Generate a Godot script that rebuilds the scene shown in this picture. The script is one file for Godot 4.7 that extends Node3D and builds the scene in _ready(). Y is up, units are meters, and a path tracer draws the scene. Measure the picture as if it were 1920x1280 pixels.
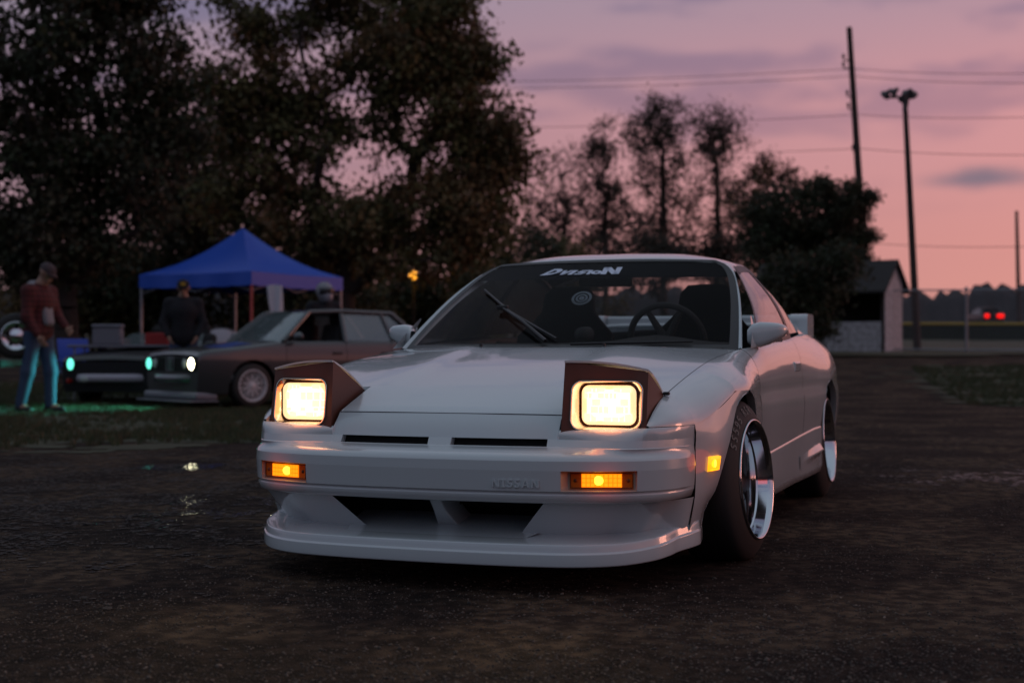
extends Node3D

const FOCAL := 2671.0
const EYE := 0.7794
const CAR_YAW := 0.3502
const CAR_X := -0.289
const CAR_Z := -4.7081

var M := {}
var rng := RandomNumberGenerator.new()
var taken := {}
var soft_noise := FastNoiseLite.new()


# ---------------------------------------------------------------- mesh builder
class MB:
	var v := PackedVector3Array()
	var n := PackedVector3Array()
	var ix := PackedInt32Array()

	func grid(rows: Array, flip := false) -> void:
		var h: int = rows.size()
		var w: int = rows[0].size()
		var base := v.size()
		var acc := PackedVector3Array()
		acc.resize(w * h)
		for r in rows:
			for p in r:
				v.append(p)
		for i in h - 1:
			for j in w - 1:
				var a := base + i * w + j
				var b := a + 1
				var d := a + w
				var c := d + 1
				var m := (v[c] - v[a]).cross(v[d] - v[b])
				if flip:
					m = -m
					ix.append_array([a, b, c, a, c, d])
				else:
					ix.append_array([a, c, b, a, d, c])
				for q in [a, b, c, d]:
					acc[q - base] += m
		# join normals where the grid closes on itself or collapses to a point
		for i in h:
			if v[base + i * w].distance_squared_to(v[base + i * w + w - 1]) < 1e-10:
				var s := acc[i * w] + acc[i * w + w - 1]
				acc[i * w] = s
				acc[i * w + w - 1] = s
		for i in [0, h - 1]:
			if v[base + i * w].distance_squared_to(v[base + i * w + w / 2]) < 1e-10:
				var s := Vector3.ZERO
				for j in w:
					s += acc[i * w + j]
				for j in w:
					acc[i * w + j] = s
		for q in acc:
			n.append(q.normalized() if q.length_squared() > 1e-20 else Vector3.UP)

	func quad(a: Vector3, b: Vector3, c: Vector3, d: Vector3) -> void:
		grid([[a, b], [d, c]])

	func tri(a: Vector3, b: Vector3, c: Vector3) -> void:
		var m := (b - a).cross(c - a).normalized()
		var k := v.size()
		v.append_array([a, b, c])
		n.append_array([m, m, m])
		ix.append_array([k, k + 2, k + 1])

	# box with chamfered edges
	func box(c: Vector3, s: Vector3, basis := Basis(), bev := 0.0) -> void:
		var hs := s * 0.5
		var e := minf(bev, minf(hs.x, minf(hs.y, hs.z)) * 0.6)
		var at := func(sg: Vector3, axis: int) -> Vector3:
			var q := Vector3(sg.x * (hs.x - e), sg.y * (hs.y - e), sg.z * (hs.z - e))
			q[axis] = sg[axis] * hs[axis]
			return c + basis * q
		for axis in 3:
			var u := (axis + 1) % 3
			var w := (axis + 2) % 3
			for sd in [-1.0, 1.0]:
				var ps := []
				for k in [[-1, -1], [1, -1], [1, 1], [-1, 1]]:
					var sg := Vector3.ZERO
					sg[axis] = sd
					sg[u] = k[0]
					sg[w] = k[1]
					ps.append(at.call(sg, axis))
				if sd > 0:
					quad(ps[0], ps[1], ps[2], ps[3])
				else:
					quad(ps[3], ps[2], ps[1], ps[0])
			if e > 0.0:
				for su in [-1.0, 1.0]:
					for sw in [-1.0, 1.0]:
						var g0 := Vector3.ZERO
						g0[axis] = -1.0
						g0[u] = su
						g0[w] = sw
						var g1 := g0
						g1[axis] = 1.0
						var a: Vector3 = at.call(g0, u)
						var b: Vector3 = at.call(g1, u)
						var cc: Vector3 = at.call(g1, w)
						var d: Vector3 = at.call(g0, w)
						if su * sw > 0:
							quad(a, d, cc, b)
						else:
							quad(a, b, cc, d)
		if e > 0.0:
			for sx in [-1.0, 1.0]:
				for sy in [-1.0, 1.0]:
					for sz in [-1.0, 1.0]:
						var g := Vector3(sx, sy, sz)
						if sx * sy * sz > 0:
							tri(at.call(g, 0), at.call(g, 1), at.call(g, 2))
						else:
							tri(at.call(g, 0), at.call(g, 2), at.call(g, 1))

	func tube(pts: Array, rads: Array, sides := 8, caps := true) -> void:
		var rows := []
		var k: int = pts.size()
		var side := Vector3.ZERO
		for i in k:
			var t: Vector3 = (pts[mini(i + 1, k - 1)] - pts[maxi(i - 1, 0)]).normalized()
			if side == Vector3.ZERO:
				side = t.cross(Vector3.UP if absf(t.y) < 0.9 else Vector3.RIGHT)
			side = (side - t * side.dot(t)).normalized()
			var up := side.cross(t)
			var row := []
			for j in sides + 1:
				var a := TAU * (j % sides) / sides
				row.append(pts[i] + (side * cos(a) + up * sin(a)) * rads[i])
			rows.append(row)
		grid(rows, true)
		if caps:
			disc(rows[0], true)
			disc(rows[k - 1], false)

	func disc(ring: Array, flip: bool) -> void:
		var c := Vector3.ZERO
		for j in ring.size() - 1:
			c += ring[j]
		c /= ring.size() - 1
		for j in ring.size() - 1:
			if flip:
				tri(c, ring[j + 1], ring[j])
			else:
				tri(c, ring[j], ring[j + 1])

	# profile of (radius, height along x), turned round the x axis of xf
	func lathe(profile: Array, xf: Transform3D, segs := 32, flip := false) -> void:
		var rows := []
		for p in profile:
			var row := []
			for j in segs + 1:
				var a := TAU * (j % segs) / segs
				row.append(xf * Vector3(p[1], cos(a) * p[0], sin(a) * p[0]))
			rows.append(row)
		grid(rows, flip)

	func ball(c: Vector3, r: Vector3, basis := Basis(), seg := 14) -> void:
		var rows := []
		for i in seg / 2 + 1:
			var e := PI * i / (seg / 2)
			var row := []
			for j in seg + 1:
				var a := TAU * (j % seg) / seg
				row.append(c + basis * (Vector3(sin(e) * cos(a), cos(e), sin(e) * sin(a)) * r))
			rows.append(row)
		grid(rows, true)

	# a flat outline given a thickness along z of xf
	func slab(outline: Array, depth: float, xf: Transform3D) -> void:
		var poly := PackedVector2Array()
		for p in outline:
			poly.append(Vector2(p[0], p[1]))
		if Geometry2D.is_polygon_clockwise(poly):
			poly.reverse()
		var t := Geometry2D.triangulate_polygon(poly)
		for i in range(0, t.size(), 3):
			var a := poly[t[i]]
			var b := poly[t[i + 1]]
			var c := poly[t[i + 2]]
			if (b - a).cross(c - a) < 0:
				var sw := b
				b = c
				c = sw
			tri(xf * Vector3(a.x, a.y, depth * 0.5), xf * Vector3(b.x, b.y, depth * 0.5), xf * Vector3(c.x, c.y, depth * 0.5))
			tri(xf * Vector3(a.x, a.y, -depth * 0.5), xf * Vector3(c.x, c.y, -depth * 0.5), xf * Vector3(b.x, b.y, -depth * 0.5))
		for i in poly.size():
			var a := poly[i]
			var b := poly[(i + 1) % poly.size()]
			quad(xf * Vector3(a.x, a.y, -depth * 0.5), xf * Vector3(b.x, b.y, -depth * 0.5), xf * Vector3(b.x, b.y, depth * 0.5), xf * Vector3(a.x, a.y, depth * 0.5))

	func add_mesh(m: Mesh, xf: Transform3D) -> void:
		for s in m.get_surface_count():
			var a := m.surface_get_arrays(s)
			var base := v.size()
			var vs: PackedVector3Array = a[Mesh.ARRAY_VERTEX]
			var ns: PackedVector3Array = a[Mesh.ARRAY_NORMAL]
			var nb := xf.basis.inverse().transposed()
			for i in vs.size():
				v.append(xf * vs[i])
				n.append((nb * ns[i]).normalized())
			var id: PackedInt32Array = a[Mesh.ARRAY_INDEX] if a[Mesh.ARRAY_INDEX] != null else PackedInt32Array(range(vs.size()))
			for i in id:
				ix.append(base + i)

	# tapered capsules joined with a smooth minimum, meshed as surface nets
	func flesh(bones: Array, cell: float, k: float) -> void:
		var lo := Vector3(1e9, 1e9, 1e9)
		var hi := -lo
		for b in bones:
			for e in 2:
				var r: Vector3 = Vector3.ONE * (b[2 + e] + k * 0.3 + cell * 2.5)
				lo = lo.min(b[e] - r)
				hi = hi.max(b[e] + r)
		var nx := int((hi.x - lo.x) / cell) + 2
		var ny := int((hi.y - lo.y) / cell) + 2
		var nz := int((hi.z - lo.z) / cell) + 2
		var f := PackedFloat32Array()
		f.resize(nx * ny * nz)
		f.fill(1.0)
		for b in bones:
			var a: Vector3 = b[0]
			var ab: Vector3 = b[1] - a
			var ra: float = b[2]
			var rb: float = b[3]
			var l2 := maxf(ab.length_squared(), 1e-9)
			var m := maxf(ra, rb) + k + cell * 2.0
			var p0: Vector3 = ((a.min(b[1]) - Vector3.ONE * m - lo) / cell).max(Vector3.ZERO)
			var p1: Vector3 = (a.max(b[1]) + Vector3.ONE * m - lo) / cell
			for z in range(int(p0.z), mini(int(p1.z) + 1, nz)):
				for y in range(int(p0.y), mini(int(p1.y) + 1, ny)):
					var at := (z * ny + y) * nx
					for x in range(int(p0.x), mini(int(p1.x) + 1, nx)):
						var q := lo + Vector3(x, y, z) * cell - a
						var t := clampf(q.dot(ab) / l2, 0.0, 1.0)
						var d := (q - ab * t).length() - ra - (rb - ra) * t
						var o := f[at + x]
						var g := maxf(k - absf(o - d), 0.0) / k
						f[at + x] = minf(o, d) - g * g * k * 0.25
		var id := PackedInt32Array()
		id.resize(f.size())
		id.fill(-1)
		var base := v.size()
		var acc := PackedVector3Array()
		var step := [0, 1, nx, nx + 1, nx * ny, nx * ny + 1, nx * ny + nx, nx * ny + nx + 1]
		var edges := [[0, 1], [2, 3], [4, 5], [6, 7], [0, 2], [1, 3], [4, 6], [5, 7], [0, 4], [1, 5], [2, 6], [3, 7]]
		for z in nz - 1:
			for y in ny - 1:
				for x in nx - 1:
					var i := (z * ny + y) * nx + x
					var inside := 0
					for s in step:
						if f[i + s] < 0.0:
							inside += 1
					if inside == 0 or inside == 8:
						continue
					var sum := Vector3.ZERO
					var cnt := 0
					for e in edges:
						var fa := f[i + step[e[0]]]
						var fb := f[i + step[e[1]]]
						if (fa < 0.0) != (fb < 0.0):
							var t := fa / (fa - fb)
							var pa := Vector3(e[0] & 1, (e[0] >> 1) & 1, e[0] >> 2)
							var pb := Vector3(e[1] & 1, (e[1] >> 1) & 1, e[1] >> 2)
							sum += pa.lerp(pb, t)
							cnt += 1
					id[i] = v.size()
					v.append(lo + (Vector3(x, y, z) + sum / cnt) * cell)
					acc.append(Vector3.ZERO)
		var sx := 1
		var sy := nx
		var sz := nx * ny
		for z in range(1, nz - 1):
			for y in range(1, ny - 1):
				for x in range(1, nx - 1):
					var i := (z * ny + y) * nx + x
					var here := f[i] < 0.0
					for ax in 3:
						var s: int = [sx, sy, sz][ax]
						if here == (f[i + s] < 0.0):
							continue
						var u: int = [sy, sz, sx][ax]
						var w: int = [sz, sx, sy][ax]
						var a := id[i - u - w]
						var b := id[i - w]
						var c := id[i]
						var d := id[i - u]
						if a < 0 or b < 0 or c < 0 or d < 0:
							continue
						var m := (v[c] - v[a]).cross(v[d] - v[b])
						if here:
							ix.append_array([a, c, b, a, d, c])
						else:
							m = -m
							ix.append_array([a, b, c, a, c, d])
						for q in [a, b, c, d]:
							acc[q - base] += m
		for q in acc:
			n.append(q.normalized() if q.length_squared() > 1e-20 else Vector3.UP)

	func mesh() -> ArrayMesh:
		var a := []
		a.resize(Mesh.ARRAY_MAX)
		a[Mesh.ARRAY_VERTEX] = v
		a[Mesh.ARRAY_NORMAL] = n
		a[Mesh.ARRAY_INDEX] = ix
		var m := ArrayMesh.new()
		m.add_surface_from_arrays(Mesh.PRIMITIVE_TRIANGLES, a)
		return m


# ---------------------------------------------------------------- naming
func numbered(called: String) -> String:
	var k: int = taken.get(called, 0)
	taken[called] = k + 1
	return called if k == 0 else "%s_%03d" % [called, k]


func tag(o: Node, label := "", category := "", group := "", kind := "") -> Node:
	for p in [["label", label], ["category", category], ["group", group], ["kind", kind]]:
		if p[1]:
			o.set_meta(p[0], p[1])
	return o


func thing(called: String, label: String, category: String, at := Vector3.ZERO, turn := 0.0, group := "") -> Node3D:
	var o := Node3D.new()
	o.name = numbered(called)
	add_child(o)
	o.position = at
	o.rotation.y = turn
	tag(o, label, category, group)
	return o


func put(called: String, m: Mesh, material: Material, parent: Node = null) -> MeshInstance3D:
	var o := MeshInstance3D.new()
	o.mesh = m
	o.material_override = material
	if parent == null:
		o.name = numbered(called)
		add_child(o)
	else:
		o.name = called
		parent.add_child(o, true)
	return o


func part(called: String, b: MB, material: Material, parent: Node = null) -> MeshInstance3D:
	return put(called, b.mesh(), material, parent)


func lin(r: float, g: float, b: float, a := 1.0) -> Color:
	var c := Color(r, g, b).linear_to_srgb()
	c.a = a
	return c


func mat(called: String, c: Color, rough: float, metal := 0.0) -> StandardMaterial3D:
	var m := StandardMaterial3D.new()
	m.resource_name = called
	m.albedo_color = c
	m.roughness = rough
	m.metallic = metal
	M[called] = m
	return m


func glow(called: String, c: Color, e: Color, energy: float) -> StandardMaterial3D:
	var m := mat(called, c, 0.2)
	m.emission_enabled = true
	m.emission = e
	m.emission_energy_multiplier = energy
	return m


func pane(called: String, c: Color, alpha: float) -> StandardMaterial3D:
	c.a = alpha
	var m := mat(called, c, 0.02)
	m.transparency = BaseMaterial3D.TRANSPARENCY_ALPHA
	return m


func noise_tex(freq: float, seed_at: int, size := 512, normal := false, ramp: Gradient = null, octaves := 5) -> NoiseTexture2D:
	var f := FastNoiseLite.new()
	f.seed = seed_at
	f.frequency = freq
	f.fractal_octaves = octaves
	var t := NoiseTexture2D.new()
	t.width = size
	t.height = size
	t.seamless = true
	t.as_normal_map = normal
	t.noise = f
	if ramp:
		t.color_ramp = ramp
	return t


func ramp(stops: Array) -> Gradient:
	var g := Gradient.new()
	var o := PackedFloat32Array()
	var c := PackedColorArray()
	for s in stops:
		o.append(s[0])
		c.append(s[1])
	g.offsets = o
	g.colors = c
	return g


# a smooth curve through [key, value] pairs
func ip(tab: Array, z: float) -> float:
	var k: int = tab.size()
	if z <= tab[0][0]:
		return tab[0][1]
	if z >= tab[k - 1][0]:
		return tab[k - 1][1]
	var i := 0
	while z > tab[i + 1][0]:
		i += 1
	var h: float = tab[i + 1][0] - tab[i][0]
	var t: float = (z - tab[i][0]) / h
	var i0 := maxi(i - 1, 0)
	var i3 := mini(i + 2, k - 1)
	var m1: float = (tab[i + 1][1] - tab[i0][1]) / (tab[i + 1][0] - tab[i0][0]) * h
	var m2: float = (tab[i3][1] - tab[i][1]) / (tab[i3][0] - tab[i][0]) * h
	return hermite(tab[i][1], tab[i + 1][1], m1, m2, t)


func hermite(a: float, b: float, ma: float, mb: float, t: float) -> float:
	var t2 := t * t
	var t3 := t2 * t
	return a * (2 * t3 - 3 * t2 + 1) + ma * (t3 - 2 * t2 + t) + b * (3 * t2 - 2 * t3) + mb * (t3 - t2)


func ip3(tab: Array, z: float) -> Vector3:
	var out := Vector3.ZERO
	for c in 3:
		var t := []
		for r in tab:
			t.append([r[0], r[1][c]])
		out[c] = ip(t, z)
	return out


# where the lens sees pixel (u, v) of the 1920-wide photograph at that depth
func at(u: float, v: float, depth: float) -> Vector3:
	return Vector3((u - 960.0) / FOCAL * depth, EYE + (658.2 - v) / FOCAL * depth, -depth)


func land(x: float, z: float) -> float:
	var d := -z
	var y := 0.75 * smoothstep(20.0, 50.0, d) + 0.02 * maxf(d - 55.0, 0.0)
	var s := smoothstep(3.2, 6.0, Vector2(x - 0.3, z + 6.2).length())
	y += soft_noise.get_noise_2d(x * 9.0, z * 9.0) * 0.03 * s
	return y


# ---------------------------------------------------------------- the place
func camera_and_light() -> void:
	var cam := Camera3D.new()
	cam.name = "camera"
	add_child(cam)
	cam.position = Vector3(0, EYE, 0)
	cam.rotation.x = 0.0068
	var lens := CameraAttributesPhysical.new()
	lens.frustum_focal_length = 50.0
	lens.frustum_focus_distance = 4.9
	lens.exposure_aperture = 2.8
	lens.frustum_near = 0.05
	lens.frustum_far = 1500.0
	cam.attributes = lens
	cam.fov = 26.96
	cam.near = 0.05
	cam.far = 1500.0
	cam.current = true

	var e := Environment.new()
	e.background_mode = Environment.BG_SKY
	e.sky = Sky.new()
	e.sky.sky_material = dusk_sky()
	e.background_energy_multiplier = 1.0
	e.tonemap_mode = Environment.TONE_MAPPER_LINEAR
	e.tonemap_exposure = 1.0
	e.sdfgi_enabled = true
	e.ssao_enabled = true
	e.ssil_enabled = true
	var w := WorldEnvironment.new()
	w.name = "dusk_air"
	w.environment = e
	add_child(w)

	var sun := DirectionalLight3D.new()
	sun.name = "afterglow"
	sun.light_color = Color(1.0, 0.66, 0.55)
	sun.light_energy = 0.08
	sun.light_angular_distance = 12.0
	sun.shadow_enabled = true
	add_child(sun)
	sun.rotation = Vector3(deg_to_rad(-6.0), deg_to_rad(105.0), 0)


func dusk_sky() -> PanoramaSkyMaterial:
	var w := 1536
	var h := 768
	var im := Image.create(w, h, false, Image.FORMAT_RGBAF)
	var streak := FastNoiseLite.new()
	streak.seed = 11
	streak.frequency = 1.0
	streak.fractal_octaves = 5
	var warm := [Vector3(1.06, 0.40, 0.275), Vector3(1.00, 0.375, 0.295), Vector3(0.93, 0.375, 0.35), Vector3(0.55, 0.305, 0.36), Vector3(0.32, 0.34, 0.41), Vector3(0.27, 0.335, 0.41)]
	var cool := [Vector3(0.17, 0.155, 0.20), Vector3(0.17, 0.16, 0.215), Vector3(0.19, 0.195, 0.27), Vector3(0.22, 0.245, 0.335), Vector3(0.29, 0.34, 0.415), Vector3(0.27, 0.335, 0.41)]
	var stops := [0.0, 3.5, 9.0, 15.0, 40.0, 90.0]
	for j in h:
		var el := 90.0 - 180.0 * (j + 0.5) / h
		if el < -3.0:
			for i in w:
				im.set_pixel(i, j, Color(0.06, 0.05, 0.06))
			continue
		var ee := maxf(el, 0.0)
		var s := 0
		while s < 4 and ee > stops[s + 1]:
			s += 1
		var t: float = clampf((ee - stops[s]) / (stops[s + 1] - stops[s]), 0.0, 1.0)
		t = t * t * (3.0 - 2.0 * t) * 0.5 + t * 0.5
		var cw: Vector3 = warm[s].lerp(warm[s + 1], t)
		var cc: Vector3 = cool[s].lerp(cool[s + 1], t)
		for i in w:
			var az := TAU * (i + 0.5) / w
			var k := pow(0.5 + 0.5 * cos(az - deg_to_rad(75.0)), 2.0)
			var c := cc.lerp(cw, k)
			# thin streaks of cloud, longer than they are high
			var d := Vector3(sin(az), 0, -cos(az))
			var p := Vector3(d.x * 7.0, el * 0.62, d.z * 7.0)
			var q := streak.get_noise_3dv(p * 0.55)
			var r := streak.get_noise_3dv(p * 1.9 + Vector3(9, 3, 1))
			var cover := smoothstep(-0.02, 0.40, q + 0.40 * r) * smoothstep(4.0, 11.0, el) * (1.0 - smoothstep(28.0, 60.0, el))
			var dark := Vector3(c.x * 0.45, c.y * 0.56, c.z * 0.76)
			c = c.lerp(dark, cover * 0.62)
			# one low blue bank of cloud to the right of the floodlight
			var off := Vector2((rad_to_deg(wrapf(az, -PI, PI)) - 18.5) / 2.7, (el - 6.5 + 0.02 * (rad_to_deg(wrapf(az, -PI, PI)) - 18.5)) / 0.42)
			off.y += r * 0.9
			c = c.lerp(Vector3(0.17, 0.155, 0.21), 0.85 * smoothstep(1.25, 0.25, off.length()))
			im.set_pixel(i, j, Color(c.x, c.y, c.z))
	var m := PanoramaSkyMaterial.new()
	m.panorama = ImageTexture.create_from_image(im)
	return m


func materials() -> void:
	var paint := mat("white_paint", lin(0.505, 0.56, 0.58), 0.27)
	paint.clearcoat_enabled = true
	paint.clearcoat = 1.0
	paint.clearcoat_roughness = 0.05
	mat("black_trim", lin(0.012, 0.012, 0.013), 0.45)
	mat("void", lin(0.006, 0.006, 0.006), 0.9)
	mat("rubber", lin(0.016, 0.015, 0.015), 0.72)
	mat("tyre_print", lin(0.16, 0.15, 0.14), 0.8)
	mat("polished", lin(0.66, 0.68, 0.72), 0.08, 1.0)
	mat("dark_metal", lin(0.05, 0.05, 0.055), 0.35, 0.8)
	mat("interior", lin(0.02, 0.019, 0.018), 0.85)
	mat("seat_cloth", lin(0.018, 0.018, 0.02), 0.95)
	mat("mirror_glass", lin(0.8, 0.8, 0.8), 0.03, 1.0)
	mat("pod_glow_tint", lin(0.085, 0.024, 0.012), 0.5)  # dark plastic with the lamp's red glow mixed into its colour
	mat("bezel_chrome", lin(0.75, 0.7, 0.6), 0.22, 1.0)
	glow("headlight_glow", lin(1, 0.95, 0.85), Color(1.0, 0.91, 0.75), 1.6)
	glow("lens_rim_glow", lin(1, 0.9, 0.75), Color(1.0, 0.82, 0.58), 1.12)
	glow("amber_glow", lin(0.9, 0.35, 0.02), Color(1.0, 0.50, 0.03), 1.0)
	glow("amber_bulb", lin(1, 0.6, 0.1), Color(1.0, 0.74, 0.20), 3.0)
	mat("amber_plastic", lin(0.40, 0.13, 0.015), 0.15)
	pane("glass", Color(0.03, 0.04, 0.04), 0.20)
	M.glass.metallic_specular = 0.15
	pane("side_glass", Color(0.45, 0.45, 0.45), 0.5)
	M.side_glass.metallic = 0.55
	mat("sticker_white", lin(0.55, 0.60, 0.72), 0.5)
	mat("sticker_grey", lin(0.09, 0.11, 0.125), 0.6)
	mat("red_lens", lin(0.25, 0.01, 0.01), 0.2)

	# ground
	var g := mat("wet_dirt", Color.WHITE, 1.0)
	g.albedo_texture = noise_tex(0.012, 3, 1024, false, ramp([[0.0, lin(0.018, 0.012, 0.010)], [0.40, lin(0.046, 0.032, 0.023)], [0.58, lin(0.084, 0.058, 0.041)], [1.0, lin(0.16, 0.11, 0.075)]]), 9)
	g.metallic_specular = 0.25
	g.roughness = 0.95
	g.heightmap_enabled = true
	g.heightmap_texture = noise_tex(0.16, 5, 1024, false, null, 3)
	g.heightmap_scale = 1.3
	g.uv1_triplanar = true
	g.uv1_world_triplanar = true
	g.uv1_scale = Vector3.ONE * 0.8
	g.detail_enabled = true
	g.detail_blend_mode = BaseMaterial3D.BLEND_MODE_MUL
	g.detail_albedo = noise_tex(0.008, 15, 512, false, ramp([[0.0, Color(0.50, 0.48, 0.50)], [0.45, Color(0.70, 0.68, 0.68)], [0.62, Color(1.0, 0.98, 0.94)], [1.0, Color(1, 1, 1)]]), 5)
	g.detail_uv_layer = BaseMaterial3D.DETAIL_UV_2
	g.uv2_triplanar = true
	g.uv2_world_triplanar = true
	g.uv2_scale = Vector3.ONE * 0.21
	var damp := mat("damp_dirt", Color.WHITE, 0.66)
	damp.albedo_texture = g.albedo_texture
	damp.albedo_color = Color(0.8, 0.8, 0.84)
	damp.heightmap_enabled = true
	damp.heightmap_texture = g.heightmap_texture
	damp.heightmap_scale = 0.9
	damp.metallic_specular = 0.36
	damp.uv1_triplanar = true
	damp.uv1_world_triplanar = true
	damp.uv1_scale = Vector3.ONE * 0.8
	mat("water", lin(0.012, 0.012, 0.013), 0.06)
	M.water.heightmap_enabled = true
	M.water.heightmap_texture = noise_tex(0.03, 6, 512, false, null, 3)
	M.water.heightmap_scale = 0.2
	M.water.uv1_triplanar = true
	M.water.uv1_world_triplanar = true
	M.water.uv1_scale = Vector3.ONE * 0.8
	var ripple: StandardMaterial3D = M.water.duplicate()
	ripple.heightmap_scale = 0.7
	M["water_ripple"] = ripple
	mat("wet_sheen", lin(0.03, 0.025, 0.022), 0.32)
	M.wet_sheen.heightmap_enabled = true
	M.wet_sheen.heightmap_texture = g.heightmap_texture
	M.wet_sheen.heightmap_scale = 0.5
	M.wet_sheen.uv1_triplanar = true
	M.wet_sheen.uv1_world_triplanar = true
	var turf := mat("turf", Color.WHITE, 1.0)
	turf.albedo_texture = noise_tex(0.02, 13, 512, false, ramp([[0.0, lin(0.014, 0.018, 0.006)], [0.5, lin(0.026, 0.032, 0.011)], [1.0, lin(0.055, 0.052, 0.022)]]))
	turf.uv1_triplanar = true
	turf.uv1_world_triplanar = true
	turf.uv1_scale = Vector3.ONE * 0.3
	var blade := mat("grass_blade", Color.WHITE, 0.8)
	blade.vertex_color_use_as_albedo = true
	var leaf := mat("leaf", Color.WHITE, 0.7)
	leaf.vertex_color_use_as_albedo = true
	leaf.backlight_enabled = true
	leaf.backlight = Color(0.7, 0.7, 0.7)
	var stone := mat("pebble", Color.WHITE, 0.75)
	stone.vertex_color_use_as_albedo = true
	mat("bark", lin(0.035, 0.026, 0.022), 0.95)
	M.bark.heightmap_enabled = true
	M.bark.heightmap_texture = noise_tex(0.05, 31, 256)
	M.bark.heightmap_scale = 3.0
	M.bark.uv1_triplanar = true
	mat("pole_wood", lin(0.05, 0.032, 0.028), 0.9)
	M.pole_wood.heightmap_enabled = true
	M.pole_wood.heightmap_texture = noise_tex(0.05, 32, 256)
	M.pole_wood.heightmap_scale = 1.0
	M.pole_wood.uv1_triplanar = true
	mat("wire", lin(0.03, 0.028, 0.03), 0.6)
	mat("hill", lin(0.014, 0.011, 0.014), 1.0)
	mat("galvanised", lin(0.30, 0.31, 0.34), 0.5, 0.6)
	mat("white_board", lin(0.62, 0.60, 0.64), 0.8)
	M.white_board.albedo_texture = noise_tex(0.02, 41, 256, false, ramp([[0.0, Color(0.75, 0.73, 0.72)], [1.0, Color(1, 1, 1)]]))
	M.white_board.uv1_triplanar = true
	mat("shingle", lin(0.03, 0.026, 0.026), 0.9)
	mat("yellow_cap", lin(0.42, 0.26, 0.02), 0.6)
	mat("lamp_housing", lin(0.08, 0.075, 0.08), 0.5)


func ground() -> void:
	var xs := []
	var zs := []
	var x := -7.0
	while x < 7.01:
		xs.append(x)
		x += 0.07
	for k in 34:
		var far: float = 7.0 + 0.25 * pow(1.19, k) * (k + 1) * 0.35
		xs.append(far)
		xs.push_front(-far)
	var z := 0.5
	while z > -13.0:
		zs.append(z)
		z -= 0.065
	for k in 60:
		z -= 0.12 * pow(1.095, k)
		zs.append(z)
	z = 0.5
	for k in 14:
		z += 0.3 * pow(1.5, k)
		zs.push_front(z)
	var rows := []
	for zz in zs:
		var r := []
		for xx in xs:
			r.append(Vector3(xx, land(xx, zz), zz))
		rows.append(r)
	var b := MB.new()
	b.grid(rows, true)
	tag(part("ground", b, M.wet_dirt), "dark damp dirt and gravel lot under the parked cars", "ground", "", "structure")


# an irregular sheet laid over the land
func sheet(called: String, outline: Array, lift: float, m: Material, step: float, label: String) -> void:
	var poly := PackedVector2Array()
	for p in outline:
		poly.append(Vector2(p[0], p[1]))
	var lo := poly[0]
	var hi := poly[0]
	for p in poly:
		lo = lo.min(p)
		hi = hi.max(p)
	var b := MB.new()
	var zz := lo.y
	while zz < hi.y:
		var xx := lo.x
		while xx < hi.x:
			var c := Vector2(xx + step * 0.5, zz + step * 0.5)
			var jag := Vector2(soft_noise.get_noise_2d(c.x * 30.0, c.y * 30.0), soft_noise.get_noise_2d(c.y * 30.0, c.x * 30.0 + 50.0)) * 1.6
			if Geometry2D.is_point_in_polygon(c + jag, poly):
				var q := []
				for o in [[0, 0], [1, 0], [1, 1], [0, 1]]:
					var px: float = xx + o[0] * step
					var pz: float = zz + o[1] * step
					q.append(Vector3(px, land(px, pz) + lift, pz))
				b.grid([[q[3], q[2]], [q[0], q[1]]])
			xx += step
		zz += step
	tag(part(called, b, m), label, "ground", "", "structure")


# speckled damp ground: small flecks that thin out towards the rim
func damp(c: Vector2, rx: float, rz: float, turn: float, label: String, m: Material = M.damp_dirt, called := "damp_patch", bias := 0.10, step := 0.03) -> void:
	var b := MB.new()
	var n := FastNoiseLite.new()
	n.seed = 77
	n.frequency = 1.0
	n.fractal_octaves = 4
	var r := maxf(rx, rz) * 1.2
	var z := -r
	while z < r:
		var x := -r
		while x < r:
			var p := Vector2(x + rng.randf_range(-0.4, 0.4) * step, z + rng.randf_range(-0.4, 0.4) * step)
			var q := p.rotated(-turn) / Vector2(rx, rz)
			var w := c + p
			var edge := 0.30 * q.length_squared()
			if n.get_noise_2d(w.x * 2.2, w.y * 2.2) * 0.7 + n.get_noise_2d(w.x * 9.0 + 40.0, w.y * 9.0) * 0.55 > edge - bias:
				var y := land(w.x, w.y) + 0.003 + rng.randf() * 0.001
				var h := step * rng.randf_range(0.25, 0.62)
				var pts := []
				for k in 5:
					var a := TAU * k / 5.0 + rng.randf() * 0.8
					pts.append(Vector3(w.x + cos(a) * h, y, w.y + sin(a) * h))
				for k in range(1, 4):
					b.tri(pts[0], pts[k + 1], pts[k])
			x += step
		z += step
	tag(part(called, b, m), label, "ground", "", "structure")


func in_outline(outline: Array, p: Vector2) -> bool:
	var poly := PackedVector2Array()
	for q in outline:
		poly.append(Vector2(q[0], q[1]))
	return Geometry2D.is_point_in_polygon(p, poly)


func scatter(called: String, m: Mesh, material: Material, places: Array, tints: PackedColorArray, label: String, category: String, parent: Node = null) -> void:
	var mm := MultiMesh.new()
	mm.transform_format = MultiMesh.TRANSFORM_3D
	mm.use_colors = true
	mm.mesh = m
	mm.instance_count = places.size()
	for i in places.size():
		mm.set_instance_transform(i, places[i])
		mm.set_instance_color(i, tints[i])
	var o := MultiMeshInstance3D.new()
	o.multimesh = mm
	o.material_override = material
	if parent:
		o.name = called
		parent.add_child(o, true)
		tag(o, "", "", "", "stuff")
	else:
		o.name = numbered(called)
		add_child(o)
		tag(o, label, category, "", "stuff")


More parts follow.
